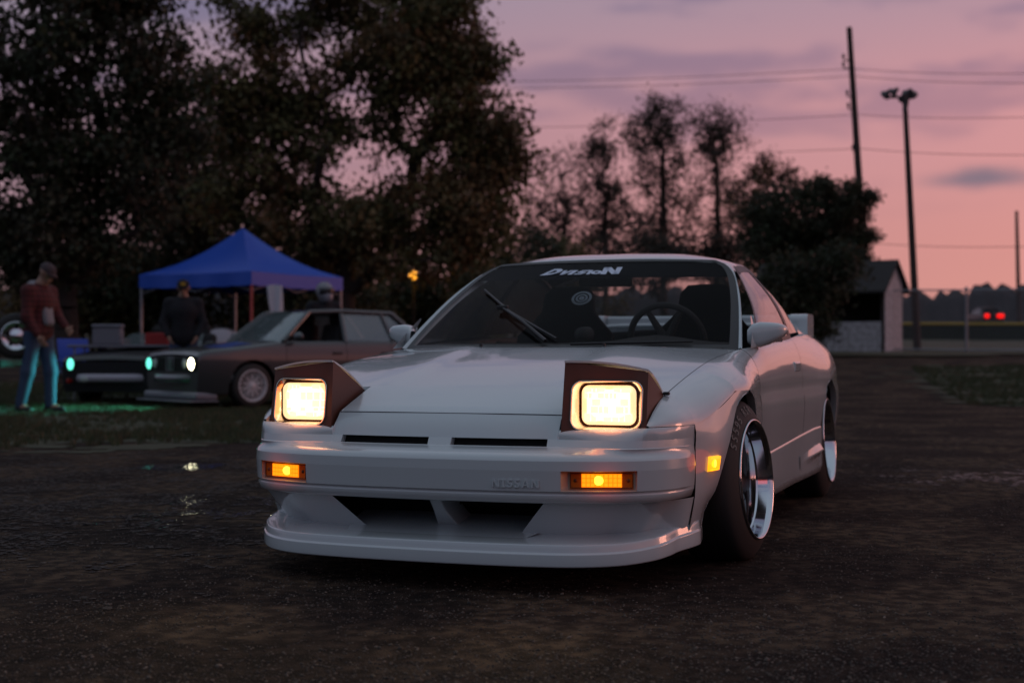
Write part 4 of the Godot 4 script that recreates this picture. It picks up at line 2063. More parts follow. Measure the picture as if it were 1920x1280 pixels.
# heavy strokes of a letter in a unit square, laid flat on the glass
func glyph(b: MB, c: String, xf: Transform3D) -> void:
	var strip := func(outer: Array, inner: Array) -> void:
		var r0 := []
		var r1 := []
		for i in outer.size():
			r0.append(xf * Vector3(outer[i].x, outer[i].y, 0))
			r1.append(xf * Vector3(inner[i].x, inner[i].y, 0))
		b.grid([r0, r1], true)
	var quad := func(p: Array) -> void:
		strip.call([Vector2(p[0], p[1]), Vector2(p[2], p[3])], [Vector2(p[6], p[7]), Vector2(p[4], p[5])])
	match c:
		"I":
			quad.call([0, 0, 1, 0, 1, 1, 0, 1])
		"V":
			quad.call([0.34, 0, 0.62, 0, 0.36, 1, 0.0, 1])
			quad.call([0.36, 0, 0.64, 0, 1.0, 1, 0.66, 1])
		"N":
			quad.call([0, 0, 0.30, 0, 0.30, 1, 0, 1])
			quad.call([0.70, 0, 1.0, 0, 1.0, 1, 0.70, 1])
			quad.call([0.62, 0, 0.99, 0, 0.38, 1, 0.01, 1])
		"D":
			quad.call([0, 0, 0.30, 0, 0.30, 1, 0, 1])
			var o := []
			var q := []
			for k in 15:
				var t := PI * k / 14.0 - PI / 2
				o.append(Vector2(0.25 + 0.75 * cos(t), 0.5 + 0.5 * sin(t)))
				q.append(Vector2(0.25 + 0.42 * cos(t), 0.5 + 0.26 * sin(t)))
			strip.call(o, q)
		"O":
			var o := []
			var q := []
			for k in 25:
				var t := TAU * (k % 24) / 24.0
				o.append(Vector2(0.5 + 0.5 * cos(t), 0.5 + 0.5 * sin(t)))
				q.append(Vector2(0.5 + 0.17 * cos(t), 0.5 + 0.19 * sin(t)))
			strip.call(o, q)
		"S":
			var o := []
			var q := []
			for k in 41:
				var t := k / 40.0
				var p := Vector2(0.5 + 0.36 * sin(t * TAU * 0.97 + 0.35) * (1.0 if t < 0.5 else 1.0), 0.87 - 0.74 * t)
				p.x = 0.5 - 0.34 * sin((t * 2.0 - 0.12) * PI * 1.03) if t < 0.5 else 0.5 + 0.34 * sin(((t - 0.5) * 2.0 + 0.09) * PI * 1.03)
				var h := 0.13 + 0.02 * sin(t * PI)
				o.append(p + Vector2(0.06, h))
				q.append(p - Vector2(0.06, h))
			strip.call(o, q)
			quad.call([0.30, 0.76, 0.95, 0.76, 1.0, 1.0, 0.30, 1.0])
			quad.call([0.0, 0.0, 0.70, 0.0, 0.70, 0.24, 0.05, 0.24])


func cabin(car: Node3D) -> void:
	var b := MB.new()
	var rows := []
	for q in [[1.30, 0.785], [1.50, 0.80], [1.70, 0.815], [1.78, 0.80], [1.82, 0.72], [1.80, 0.45]]:
		var row := []
		for u in span(-1.0, 1.0, 16):
			row.append(C(u * 0.70, q[1] + (0.035 * exp(-pow((u - 0.5) * 4.0, 2.0)) if q[0] > 1.55 and q[1] > 0.75 else 0.0), q[0] + 0.06 * u * u))
		rows.append(row)
	b.grid(rows)
	part("dashboard", b, M.interior, car)
	b = MB.new()
	b.box(C(0, 0.36, 2.7), Vector3(1.40, 0.10, 2.3))
	b.box(C(0, 0.60, 3.35), Vector3(1.28, 0.36, 0.06), Basis(Vector3.RIGHT, 0.3), 0.02)
	b.box(C(0, 0.72, 3.85), Vector3(1.20, 0.05, 0.9), Basis(), 0.01)
	for sd in [-1.0, 1.0]:
		b.box(C(sd * 0.775, 0.60, 2.1), Vector3(0.05, 0.36, 1.1), Basis(), 0.02)
		b.box(C(sd * 0.74, 0.62, 3.1), Vector3(0.05, 0.42, 0.9), Basis(), 0.02)
	part("floor_and_trim", b, M.interior, car)
	# high-backed bucket seats
	for sd in [-1.0, 1.0]:
		b = MB.new()
		var x: float = sd * 0.36
		b.box(C(x, 0.48, 2.30), Vector3(0.50, 0.14, 0.50), Basis(Vector3.RIGHT, 0.12), 0.05)
		rows = []
		for q in [[0.50, 2.50, 0.25, 0.05], [0.70, 2.57, 0.27, 0.07], [0.86, 2.63, 0.26, 0.07], [0.93, 2.66, 0.19, 0.06], [0.98, 2.68, 0.145, 0.055], [1.07, 2.70, 0.135, 0.05], [1.11, 2.71, 0.10, 0.03], [1.115, 2.71, 0.02, 0.01]]:
			var row := []
			for k in 17:
				var a := TAU * (k % 16) / 16.0
				row.append(C(x + q[2] * signf(cos(a)) * pow(absf(cos(a)), 0.6), q[0], q[1] + q[3] * sin(a)))
			rows.append(row)
		b.grid(rows)
		part("seat", b, M.seat_cloth, car)
	# steering wheel
	b = MB.new()
	var xf := Transform3D(Basis(Vector3.RIGHT, 0.42), C(0.36, 0.83, 1.88))
	var loop := []
	for k in 33:
		var a := TAU * (k % 32) / 32.0
		loop.append(xf * Vector3(cos(a) * 0.168, sin(a) * 0.168, 0))
	b.tube(loop, span(0.015, 0.015, 32), 8, false)
	for a in [PI / 2 + 0.5, PI / 2 - 0.5, -PI / 2]:
		b.tube([xf * Vector3(0, 0, 0.02), xf * Vector3(cos(a) * 0.16, sin(a) * 0.16, 0)], [0.022, 0.012], 6)
	b.ball(xf * Vector3(0, 0, 0.02), Vector3(0.045, 0.045, 0.03))
	b.tube([xf * Vector3(0, 0, 0.02), xf * Vector3(0, 0, 0.22)], [0.03, 0.04], 8)
	part("steering_wheel", b, M.interior, car)
	# gauge pod on the dashboard
	b = MB.new()
	b.lathe([[0.0, -0.03], [0.03, -0.028], [0.034, 0.0], [0.034, 0.03], [0.028, 0.034], [0.0, 0.034]], Transform3D(Basis(Vector3.UP, PI / 2 - 0.4), C(0.05, 0.852, 1.62)), 20)
	part("gauge", b, M.interior, car)
	# rear-view mirror
	b = MB.new()
	b.box(C(0.0, 1.115, 2.13), Vector3(0.25, 0.065, 0.025), Basis(Vector3.UP, 0.2), 0.012)
	b.tube([C(0, 1.12, 2.12), C(0, 1.18, 2.08)], [0.01, 0.01], 6)
	part("rear_view_mirror", b, M.black_trim, car)


func tail(car: Node3D) -> void:
	var b := MB.new()
	var rows := []
	for q in [[0.86, 4.42, 0.60], [0.80, 4.46, 0.66], [0.66, 4.49, 0.72], [0.55, 4.53, 0.74], [0.40, 4.53, 0.74], [0.24, 4.48, 0.70], [0.20, 4.3, 0.68]]:
		var row := []
		for s in span(0.0, 1.0, 16):
			row.append(C(s * q[2], q[0], q[1] - 0.10 * pow(s, 3.0)))
		rows.append(row)
	both(b, rows)
	part("rear_bumper", b, M.white_paint, car)
	for sd in [-1.0, 1.0]:
		b = MB.new()
		b.box(C(sd * 0.50, 0.72, 4.475), Vector3(0.34, 0.12, 0.05), Basis(Vector3.UP, -0.14 * sd), 0.01)
		part("tail_lamp", b, M.red_lens, car)
	# tall rear wing
	b = MB.new()
	rows = []
	for k in 15:
		var a := TAU * (k % 14) / 14.0
		var row := []
		for s in span(-1.0, 1.0, 20):
			var e := pow(absf(s), 6.0)
			row.append(C(s * 0.60, 0.935 + 0.02 * cos(a) - 0.01 * e, 4.14 + 0.13 * sin(a)))
		rows.append(row)
	b.grid(rows)
	for sd in [-1.0, 1.0]:
		var outline := rounded(0.25, 0.148, 0.035, 5)
		outline.pop_back()
		var flat := []
		for p in outline:
			flat.append([p.x, p.y])
		b.slab(flat, 0.10, Transform3D(Basis(Vector3.UP, PI / 2), C(sd * 0.615, 0.922, 4.14)))
	# upright gurney face of the wing
	b.box(C(0, 0.938, 4.10), Vector3(1.14, 0.108, 0.05), Basis(), 0.015)
	part("rear_wing", b, M.white_paint, car)


func wheel(car: Node3D, pos: Vector3, sd: float, camber: float, steer: float, print_it: bool) -> void:
	var w := Node3D.new()
	w.name = "wheel"
	car.add_child(w, true)
	var turn := Basis(Vector3.UP, steer) * (Basis() if sd > 0 else Basis(Vector3.UP, PI))
	w.transform = Transform3D(turn * Basis(Vector3.BACK, -camber if sd > 0 else camber), pos) if sd > 0 else Transform3D(Basis(Vector3.UP, PI + steer) * Basis(Vector3.BACK, -camber), pos)
	var me := Transform3D()
	var b := MB.new()
	b.lathe([[0.214, -0.012], [0.222, -0.006], [0.232, -0.008], [0.250, -0.016], [0.268, -0.026], [0.283, -0.036], [0.2935, -0.048], [0.2990, -0.064], [0.3005, -0.085], [0.3005, -0.20], [0.298, -0.222], [0.288, -0.240], [0.262, -0.255], [0.225, -0.262]], me, 64)
	var tyre := part("tyre", b, M.rubber, w)
	b = MB.new()
	for g in [-0.105, -0.145, -0.185]:
		b.lathe([[0.3008, g - 0.004], [0.3002, g], [0.3008, g + 0.004]], me, 64)
	part("tread_groove", b, M.void, tyre)
	if print_it:
		var word := "SS595 RSR"
		for i in word.length():
			if word[i] == " ":
				continue
			var tm := TextMesh.new()
			tm.text = word[i]
			tm.font = face_font()
			tm.font_size = 64
			tm.pixel_size = 0.00068
			tm.depth = 0.002
			var a := -1.02 + i * 0.13
			var p := Vector3(-0.0215, cos(a) * 0.258, sin(-a) * 0.258)
			# letters stand on the sidewall, feet towards the hub
			var up := Vector3(-0.50, cos(a), sin(-a)).normalized()
			var rt := Vector3(0, -sin(a), -cos(a)).normalized()
			b = MB.new()
			b.add_mesh(tm, Transform3D(Basis(rt, up, rt.cross(up)), p + rt.cross(up) * 0.002))
			part("letter", b, M.tyre_print, tyre)
	b = MB.new()
	b.lathe([[0.2135, -0.016], [0.2235, -0.010], [0.2250, -0.003], [0.2225, 0.001], [0.2185, 0.0015], [0.2155, -0.001], [0.2130, -0.006], [0.2095, -0.009], [0.2070, -0.020], [0.2010, -0.055], [0.1985, -0.060], [0.1955, -0.062], [0.1925, -0.090], [0.1890, -0.125], [0.1840, -0.150], [0.1835, -0.24]], me, 72)
	part("rim", b, M.polished, w)
	b = MB.new()
	for k in 5:
		var a := TAU * k / 5 + 0.35
		for off in [-0.14, 0.14]:
			var tip := Vector3(-0.118, cos(a + off) * 0.186, sin(a + off) * 0.186)
			var root := Vector3(-0.118, cos(a + off * 1.5) * 0.055, sin(a + off * 1.5) * 0.055)
			b.tube([root, root.lerp(tip, 0.5) + Vector3(0.006, 0, 0), tip], [0.017, 0.013, 0.016], 8)
	b.lathe([[0.0, -0.09], [0.03, -0.092], [0.034, -0.10], [0.062, -0.108], [0.07, -0.13], [0.07, -0.16]], me, 28)
	part("spokes", b, M.dark_metal, w)
	b = MB.new()
	b.lathe([[0.0, -0.165], [0.14, -0.165], [0.14, -0.185], [0.0, -0.185]], me, 32)
	part("brake_disc", b, M.dark_metal, w)


func wheel_set(car: Node3D) -> void:
	wheel(car, C(0.925, WHEEL_Y, 0.985), 1.0, -0.068, -0.085, true)
	wheel(car, C(-0.925, WHEEL_Y, 0.985), -1.0, -0.068, -0.085, false)
	wheel(car, C(0.868, WHEEL_Y, 3.445), 1.0, -0.060, 0.0, false)
	wheel(car, C(-0.868, WHEEL_Y, 3.445), -1.0, -0.060, 0.0, false)


# ---------------------------------------------------------------- other cars
# a three-box car in its own space: x to its left, y up, z counted backwards from its nose
func boxy_car(o: Node3D, paint: Material, s: Dictionary) -> void:
	var half: float = s.half
	var len: float = s.length
	var axles: Array = s.axles
	var r: float = s.tyre
	var arch := r + 0.045
	var top_line: Array = s.top
	var roof: Array = s.roof
	var low := 0.20
	var width := func(y: float, z: float) -> float:
		var taper := 1.0 - 0.10 * pow(maxf(0.0, (0.55 - z) / 0.55), 2.0) - 0.09 * pow(maxf(0.0, (z - len + 0.6) / 0.6), 2.0)
		var belly := 1.0 - 0.05 * pow(absf(y - 0.55) / 0.35, 2.0)
		return half * taper * belly
	var low_line := func(z: float) -> float:
		var y := low
		for a in axles:
			var d: float = absf(z - a)
			if d < arch:
				y = maxf(y, r + sqrt(arch * arch - d * d))
		return y
	var zs := []
	for z in span(0.0, len, 90):
		zs.append(z)
	for a in axles:
		for e in [-arch, arch]:
			zs.append(a + e * 0.9995)
			zs.append(a + e * 1.0005)
			zs.append(a + e * 0.985)
	zs.sort()
	var b := MB.new()
	var rows := []
	for t in span(0.0, 1.0, 10):
		var row := []
		for z in zs:
			var y0: float = low_line.call(z)
			var y1: float = ip(top_line, z)
			var y: float = lerpf(y0, y1 - 0.03, t)
			row.append(C(width.call(y, z), y, z))
		rows.append(row)
	for t in [0.4, 0.8, 1.0]:
		var row := []
		for z in zs:
			var y1: float = ip(top_line, z)
			row.append(C(width.call(y1 - 0.03, z) - 0.05 * t, y1 - 0.03 + 0.03 * sin(t * PI / 2), z))
		rows.append(row)
	both(b, rows)
	# bonnet and boot lid
	rows = [rows[-1]]
	for t in [0.25, 0.6, 1.0]:
		var row := []
		for z in zs:
			var y1: float = ip(top_line, z)
			row.append(C((width.call(y1 - 0.03, z) - 0.05) * (1.0 - t), y1 + 0.03 * t * (2.0 - t), z))
		rows.append(row)
	both(b, rows)
	# nose and tail faces
	for z in [0.0, len]:
		rows = []
		for t in span(0.0, 1.0, 4):
			var y: float = lerpf(low, ip(top_line, z), t)
			rows.append([C(-width.call(y, z), y, z), C(0, y, z), C(width.call(y, z), y, z)])
		b.grid(rows, z == 0.0)
	part("body", b, paint, o)
	b = MB.new()
	b.box(C(0, 0.38, len / 2), Vector3(half * 1.3, 0.34, len - 0.7))
	part("underbody", b, M.void, o)
	# greenhouse: [z at belt, z at roof] for the four posts
	var belt: float = s.belt
	var rh: float = s.height
	var gw := half - 0.06
	var rw := half - 0.22
	var q := func(z0: float, z1: float, sd: float, t: float) -> Vector3:
		return C(sd * lerpf(gw, rw, t), lerpf(belt, rh - 0.05, t), lerpf(z0, z1, t))
	b = MB.new()
	rows = []
	for t in span(0.0, 1.0, 8):
		var row := []
		for u in span(-1.0, 1.0, 10):
			row.append(C(u * rw, rh - 0.05 * pow(absf(u), 3.0) - 0.03 * pow(absf(t * 2.0 - 1.0), 2.5), lerpf(roof[0][1], roof[3][1], t)))
		rows.append(row)
	b.grid(rows)
	for sd in [-1.0, 1.0]:
		for post in roof:
			b.tube([q.call(post[0], post[1], sd, -0.02), q.call(post[0], post[1], sd, 1.0)], [post[2], post[2]], 8)
		b.tube([q.call(roof[0][0], roof[0][1], sd, 1.0), q.call(roof[1][0], roof[1][1], sd, 1.0) + Vector3(0, 0.02, 0), q.call(roof[3][0], roof[3][1], sd, 1.0)], [0.035, 0.035, 0.035], 8)
	if not s.has("roofless"):
		part("roof", b, paint, o)
	for sd in [-1.0, 1.0]:
		for k in 3:
			if s.has("roofless") or s.open.has(k) and sd > 0.0:
				continue
			b = MB.new()
			var a: Array = roof[k]
			var c: Array = roof[k + 1]
			one(b, [[q.call(a[0], a[1], 1.0, 0.02), q.call(c[0], c[1], 1.0, 0.02)], [q.call(a[0], a[1], 1.0, 0.98), q.call(c[0], c[1], 1.0, 0.98)]], sd)
			part("window", b, M.far_glass, o)
	b = MB.new()
	rows = []
	for t in span(0.0, 1.0, 6):
		var row := []
		for u in span(-1.0, 1.0, 10):
			var p: Vector3 = q.call(roof[0][0], roof[0][1], u, t)
			p.z += 0.10 * (1.0 - u * u) * (1.0 - 0.4 * t)
			row.append(p)
		rows.append(row)
	b.grid(rows)
	part("windshield", b, M.far_glass, o)
	b = MB.new()
	rows = []
	for t in span(0.0, 1.0, 4):
		var row := []
		for u in span(-1.0, 1.0, 8):
			row.append(q.call(roof[3][0], roof[3][1], u, t))
		rows.append(row)
	b.grid(rows)
	if not s.has("roofless"):
		part("rear_window", b, M.glass, o)
	b = MB.new()
	b.box(C(0, belt - 0.06, (roof[0][0] + roof[3][0]) / 2), Vector3(half * 1.7, 0.06, roof[3][0] - roof[0][0]), Basis(), 0.02)
	for x in [-0.36, 0.36]:
		b.box(C(x, belt + 0.05, roof[1][0] + 0.05), Vector3(0.46, 0.40, 0.14), Basis(Vector3.RIGHT, -0.2), 0.05)
		b.box(C(x, belt + 0.31, roof[1][0] + 0.10), Vector3(0.24, 0.16, 0.10), Basis(), 0.04)
	part("seats", b, M.seat_cloth, o)
	# door joints, handles, bumper strips
	for sd in [-1.0, 1.0]:
		for z in s.joints:
			b = MB.new()
			var line := []
			for y in span(0.30, belt - 0.02, 6):
				line.append(C(sd * (width.call(y, z) + 0.001), y, z))
			b.tube(line, span(0.004, 0.004, 6), 4, false)
			part("door_joint", b, M.black_trim, o)
		for z in s.handles:
			b = MB.new()
			b.box(C(sd * (width.call(0.72, z) + 0.012), 0.74, z), Vector3(0.025, 0.03, 0.15), Basis(), 0.006)
			part("handle", b, M.black_trim, o)
	for end in 2:
		var rows2 := []
		for pr in [[0.46, 0.02], [0.45, 0.07], [0.40, 0.085], [0.35, 0.075], [0.34, 0.02]]:
			var row := []
			for u in span(-1.0, 1.0, 20):
				var z: float = 0.55 * pow(absf(u), 5.0) - pr[1]
				row.append(C(u * (half * (0.93 if absf(u) < 0.95 else 0.99)) + 0.0, pr[0], z if end == 0 else len - z))
			rows2.append(row)
		b = MB.new()
		b.grid(rows2, end == 1)
		part("bumper", b, s.bumper, o)
	if s.has("lip"):
		b = MB.new()
		b.box(C(0, 0.17, 0.12), Vector3(half * 1.86, 0.10, 0.34), Basis(Vector3.RIGHT, -0.05), 0.03)
		b.box(C(0, 0.108, 0.07), Vector3(half * 1.94, 0.018, 0.42), Basis(), 0.006)
		part("front_splitter", b, s.lip, o)
	# mirrors
	for sd in [-1.0, 1.0]:
		b = MB.new()
		b.ball(C(sd * (half + 0.06), belt + 0.06, roof[0][0] + 0.16), Vector3(0.10, 0.065, 0.06))
		part("door_mirror", b, paint, o)
	for a in axles:
		for sd in [-1.0, 1.0]:
			street_wheel(o, C(sd * (half - 0.005), r, a), sd, r, s.rim, s.rim_mat)


func street_wheel(o: Node3D, pos: Vector3, sd: float, r: float, rim: float, m: Material) -> void:
	var w := Node3D.new()
	w.name = "wheel"
	o.add_child(w, true)
	w.transform = Transform3D(Basis() if sd > 0 else Basis(Vector3.UP, PI), pos)
	var b := MB.new()
	b.lathe([[rim - 0.005, -0.01], [rim + 0.02, 0.0], [r - 0.03, -0.008], [r - 0.008, -0.03], [r, -0.06], [r, -0.16], [r - 0.02, -0.19], [rim, -0.20]], Transform3D(), 40)
	part("tyre", b, M.rubber, w)
	b = MB.new()
	b.lathe([[rim - 0.01, -0.016], [rim + 0.004, -0.004], [rim - 0.006, 0.002], [rim - 0.02, -0.006], [rim - 0.03, -0.05], [rim - 0.035, -0.18]], Transform3D(), 40)
	for k in 10:
		var a := TAU * k / 10
		for off in [-0.16, 0.16]:
			b.tube([Vector3(-0.03, cos(a) * 0.05, sin(a) * 0.05), Vector3(-0.018, cos(a + off) * (rim - 0.02), sin(a + off) * (rim - 0.02))], [0.013, 0.009], 5)
	b.lathe([[0.0, -0.012], [0.04, -0.014], [0.06, -0.03], [0.06, -0.06]], Transform3D(), 20)
	part("rim", b, m, w)
	b = MB.new()
	b.lathe([[0.0, -0.09], [rim - 0.03, -0.09]], Transform3D(), 24)
	part("brake_disc", b, M.dark_metal, w)


func round_lamp(o: Node3D, p: Vector3, r: float, called: String, m: Material, narrow := 1.0) -> void:
	var b := MB.new()
	b.lathe([[r + 0.012, -0.03], [r + 0.012, 0.006], [r, 0.006], [r, -0.004]], Transform3D(Basis.from_scale(Vector3(narrow, 1, 1)) * Basis(Vector3.UP, -PI / 2), p), 24)
	var l := part("lamp_ring", b, M.black_trim, o)
	b = MB.new()
	b.ball(p, Vector3(r * narrow, r, 0.02))
	part(called, b, m, l)


func grey_sedan() -> void:
	var turn := deg_to_rad(-50.0)
	var o := thing("grey_sedan", "dark grey boxy sedan with one bright headlamp, in front of the blue canopy", "car")
	boxy_car(o, M.grey_paint, {
		"half": 0.822, "length": 4.32, "axles": [0.78, 3.35], "tyre": 0.305, "rim": 0.215, "rim_mat": M.rim_white, "belt": 0.905, "height": 1.36, "bumper": M.grey_paint, "lip": M.grey_edge,
		"top": [[0.0, 0.70], [0.08, 0.765], [0.6, 0.825], [1.25, 0.90], [1.5, 0.905], [3.5, 0.93], [3.7, 0.935], [4.2, 0.92], [4.32, 0.86]],
		"roof": [[1.28, 1.78, 0.035], [2.28, 2.30, 0.032], [3.10, 2.98, 0.030], [3.62, 3.16, 0.045]], "open": [0], "joints": [1.30, 2.28, 3.05], "handles": [2.12, 2.95],
	})
	# the nose: dark grille panel, four round lamps, twin centre grille
	var b := MB.new()
	b.box(C(0, 0.595, -0.004), Vector3(1.42, 0.19, 0.03), Basis(), 0.01)
	for x in span(-0.62, 0.62, 12):
		b.box(C(x, 0.595, -0.022), Vector3(0.006, 0.16, 0.012))
	part("grille", b, M.void, o)
	b = MB.new()
	for x in [-0.055, 0.055]:
		b.tube([C(x - 0.04, 0.51, -0.03), C(x - 0.04, 0.69, -0.03), C(x + 0.04, 0.69, -0.03), C(x + 0.04, 0.51, -0.03), C(x - 0.04, 0.51, -0.03)], [0.008, 0.008, 0.008, 0.008, 0.008], 6)
	part("grille_frame", b, M.galvanised, o)
	round_lamp(o, C(0.62, 0.60, -0.03), 0.075, "headlight", M.far_headlight)
	round_lamp(o, C(0.43, 0.60, -0.03), 0.065, "high_beam", M.lamp_clear)
	round_lamp(o, C(-0.43, 0.60, -0.03), 0.065, "high_beam", M.lamp_clear)
	round_lamp(o, C(-0.62, 0.60, -0.03), 0.080, "headlight", M.cyan_lamp)
	# red tow strap and bright windscreen sticker
	b = MB.new()
	b.box(C(0.46, 0.97, 1.42), Vector3(0.10, 0.05, 0.004), Basis(Vector3.RIGHT, -0.8), 0.001)
	part("sticker", b, M.red_cloth, o)
	b = MB.new()
	b.box(C(0.02, 0.985, 1.40), Vector3(0.30, 0.04, 0.004), Basis(Vector3.RIGHT, -0.8), 0.001)
	part("sticker", b, M.sticker_white, o)
	var lamp := at(358, 681, 18.7)
	o.rotation.y = turn
	o.position = lamp - Basis(Vector3.UP, turn) * C(0.62, 0.60, -0.03)
	o.position.y = land(o.position.x, o.position.z) + 0.02
	for q in [[0.62, Color(0.36, 1.0, 0.90), 9.0, 34.0, -27.0], [-0.62, Color(0.36, 1.0, 0.85), 1.0, 40.0, -31.0]]:
		var spot := SpotLight3D.new()
		spot.name = "headlight_beam"
		spot.light_color = q[1]
		spot.light_energy = q[2]
		spot.light_size = 0.05
		spot.spot_angle = q[3]
		spot.spot_angle_attenuation = 0.4
		spot.spot_range = 60.0
		spot.spot_attenuation = 2.0
		spot.shadow_enabled = true
		o.add_child(spot, true)
		spot.position = C(q[0], 0.60, -0.09)
		spot.rotation = Vector3(deg_to_rad(q[4]), PI - 0.20, 0)


func dark_coupe() -> void:
	var turn := deg_to_rad(-10.0)
	var o := thing("dark_coupe", "black open-topped parked car with a cyan headlamp, beside the person in the red plaid shirt", "car")
	boxy_car(o, M.dark_paint, {
		"half": 0.82, "length": 4.3, "axles": [0.82, 3.30], "tyre": 0.30, "rim": 0.20, "rim_mat": M.dark_metal, "belt": 0.82, "height": 1.12, "bumper": M.pale_paint,
		"top": [[0.0, 0.64], [0.08, 0.70], [0.7, 0.76], [1.4, 0.82], [1.6, 0.83], [3.4, 0.85], [3.9, 0.87], [4.3, 0.82]],
		"roof": [[1.45, 2.05, 0.03], [2.5, 2.52, 0.03], [3.1, 2.8, 0.03], [3.7, 2.95, 0.05]], "open": [], "roofless": true, "joints": [1.45, 2.65], "handles": [2.5],
	})
	round_lamp(o, C(-0.60, 0.60, -0.02), 0.085, "headlight", M.cyan_lamp, 0.62)
	round_lamp(o, C(0.60, 0.60, -0.02), 0.085, "headlight", M.void)
	var b := MB.new()
	b.ball(C(-0.36, 0.38, -0.07), Vector3(0.07, 0.045, 0.03))
	part("fog_lamp", b, M.lamp_clear, o)
	b = MB.new()
	b.box(C(-0.60, 0.36, -0.05), Vector3(0.04, 0.06, 0.14), Basis(), 0.01)
	part("marker_lamp", b, M.red_lens, o)
	var lamp := at(131, 659, 20.6)
	o.rotation.y = turn
	o.position = lamp - Basis(Vector3.UP, turn) * C(-0.60, 0.60, -0.02)
	o.position.y = land(o.position.x, o.position.z) + 0.0
	var spot := SpotLight3D.new()
	spot.name = "cyan_headlight_beam"
	spot.light_color = Color(0.30, 1.0, 0.82)
	spot.light_energy = 0.05
	spot.light_size = 0.06
	spot.spot_angle = 58.0
	spot.spot_range = 30.0
	spot.spot_attenuation = 2.0
	spot.shadow_enabled = true
	o.add_child(spot)
	spot.position = C(-0.60, 0.60, -0.09)
	spot.rotation = Vector3(deg_to_rad(-22.0), PI - 0.15, 0)


func trailer() -> void:
	var o := thing("trailer", "low flatbed trailer with a pale mudguard over a black tyre, by the person in plaid", "trailer", at(-62, 760, 18.6))
	o.position.y = land(o.position.x, o.position.z)
	var b := MB.new()
	b.box(Vector3(-0.4, 0.62, 0), Vector3(2.2, 0.10, 1.6), Basis(), 0.02)
	b.box(Vector3(-0.4, 0.74, 0.78), Vector3(2.2, 0.06, 0.05), Basis(), 0.01)
	part("deck", b, M.trailer_steel, o)
	b = MB.new()
	var rows := []
	for a in span(0.1, PI - 0.1, 14):
		rows.append([Vector3(cos(a) * 0.46 + 0.12, 0.28 + sin(a) * 0.44, 0.82), Vector3(cos(a) * 0.46 + 0.12, 0.28 + sin(a) * 0.44, 1.06), Vector3(cos(a) * 0.43 + 0.12, 0.25 + sin(a) * 0.42, 1.07)])
	b.grid(rows)
	part("mudguard", b, M.trailer_guard, o)
	var w := Node3D.new()
	w.name = "wheel"
	o.add_child(w)
	w.transform = Transform3D(Basis(Vector3.UP, -PI / 2), Vector3(0.12, 0.31, 1.05))
	b = MB.new()
	b.lathe([[0.16, -0.02], [0.19, 0.0], [0.28, -0.01], [0.31, -0.05], [0.31, -0.18], [0.16, -0.20]], Transform3D(), 32)
	part("tyre", b, M.rubber, w)
	b = MB.new()
	b.lathe([[0.0, -0.03], [0.06, -0.02], [0.10, -0.06], [0.165, -0.02]], Transform3D(), 24)
	part("rim", b, M.dark_metal, w)
	# a polished wheel standing on the deck
	var s := thing("spare_wheel", "polished alloy wheel in a black tyre standing on the trailer deck", "wheel", at(28, 621, 17.7))
	s.position.y = o.position.y + 0.67 + 0.29
	s.rotation.y = -PI / 2 + 0.15
	b = MB.new()
	b.lathe([[0.17, -0.01], [0.20, 0.0], [0.265, -0.01], [0.29, -0.05], [0.29, -0.16], [0.17, -0.18]], Transform3D(), 36)
	part("tyre", b, M.rubber, s)
	b = MB.new()
	b.lathe([[0.165, -0.02], [0.182, 0.0], [0.165, -0.004], [0.155, -0.05], [0.07, -0.03], [0.05, -0.015], [0.0, -0.012]], Transform3D(), 36)
	part("rim", b, M.polished, s)
	for k in 5:
		var a := TAU * k / 5
		b = MB.new()
		b.ball(Vector3(-0.036, cos(a) * 0.112, sin(a) * 0.112), Vector3(0.012, 0.026, 0.026))
		part("wheel_hole", b, M.void, s)


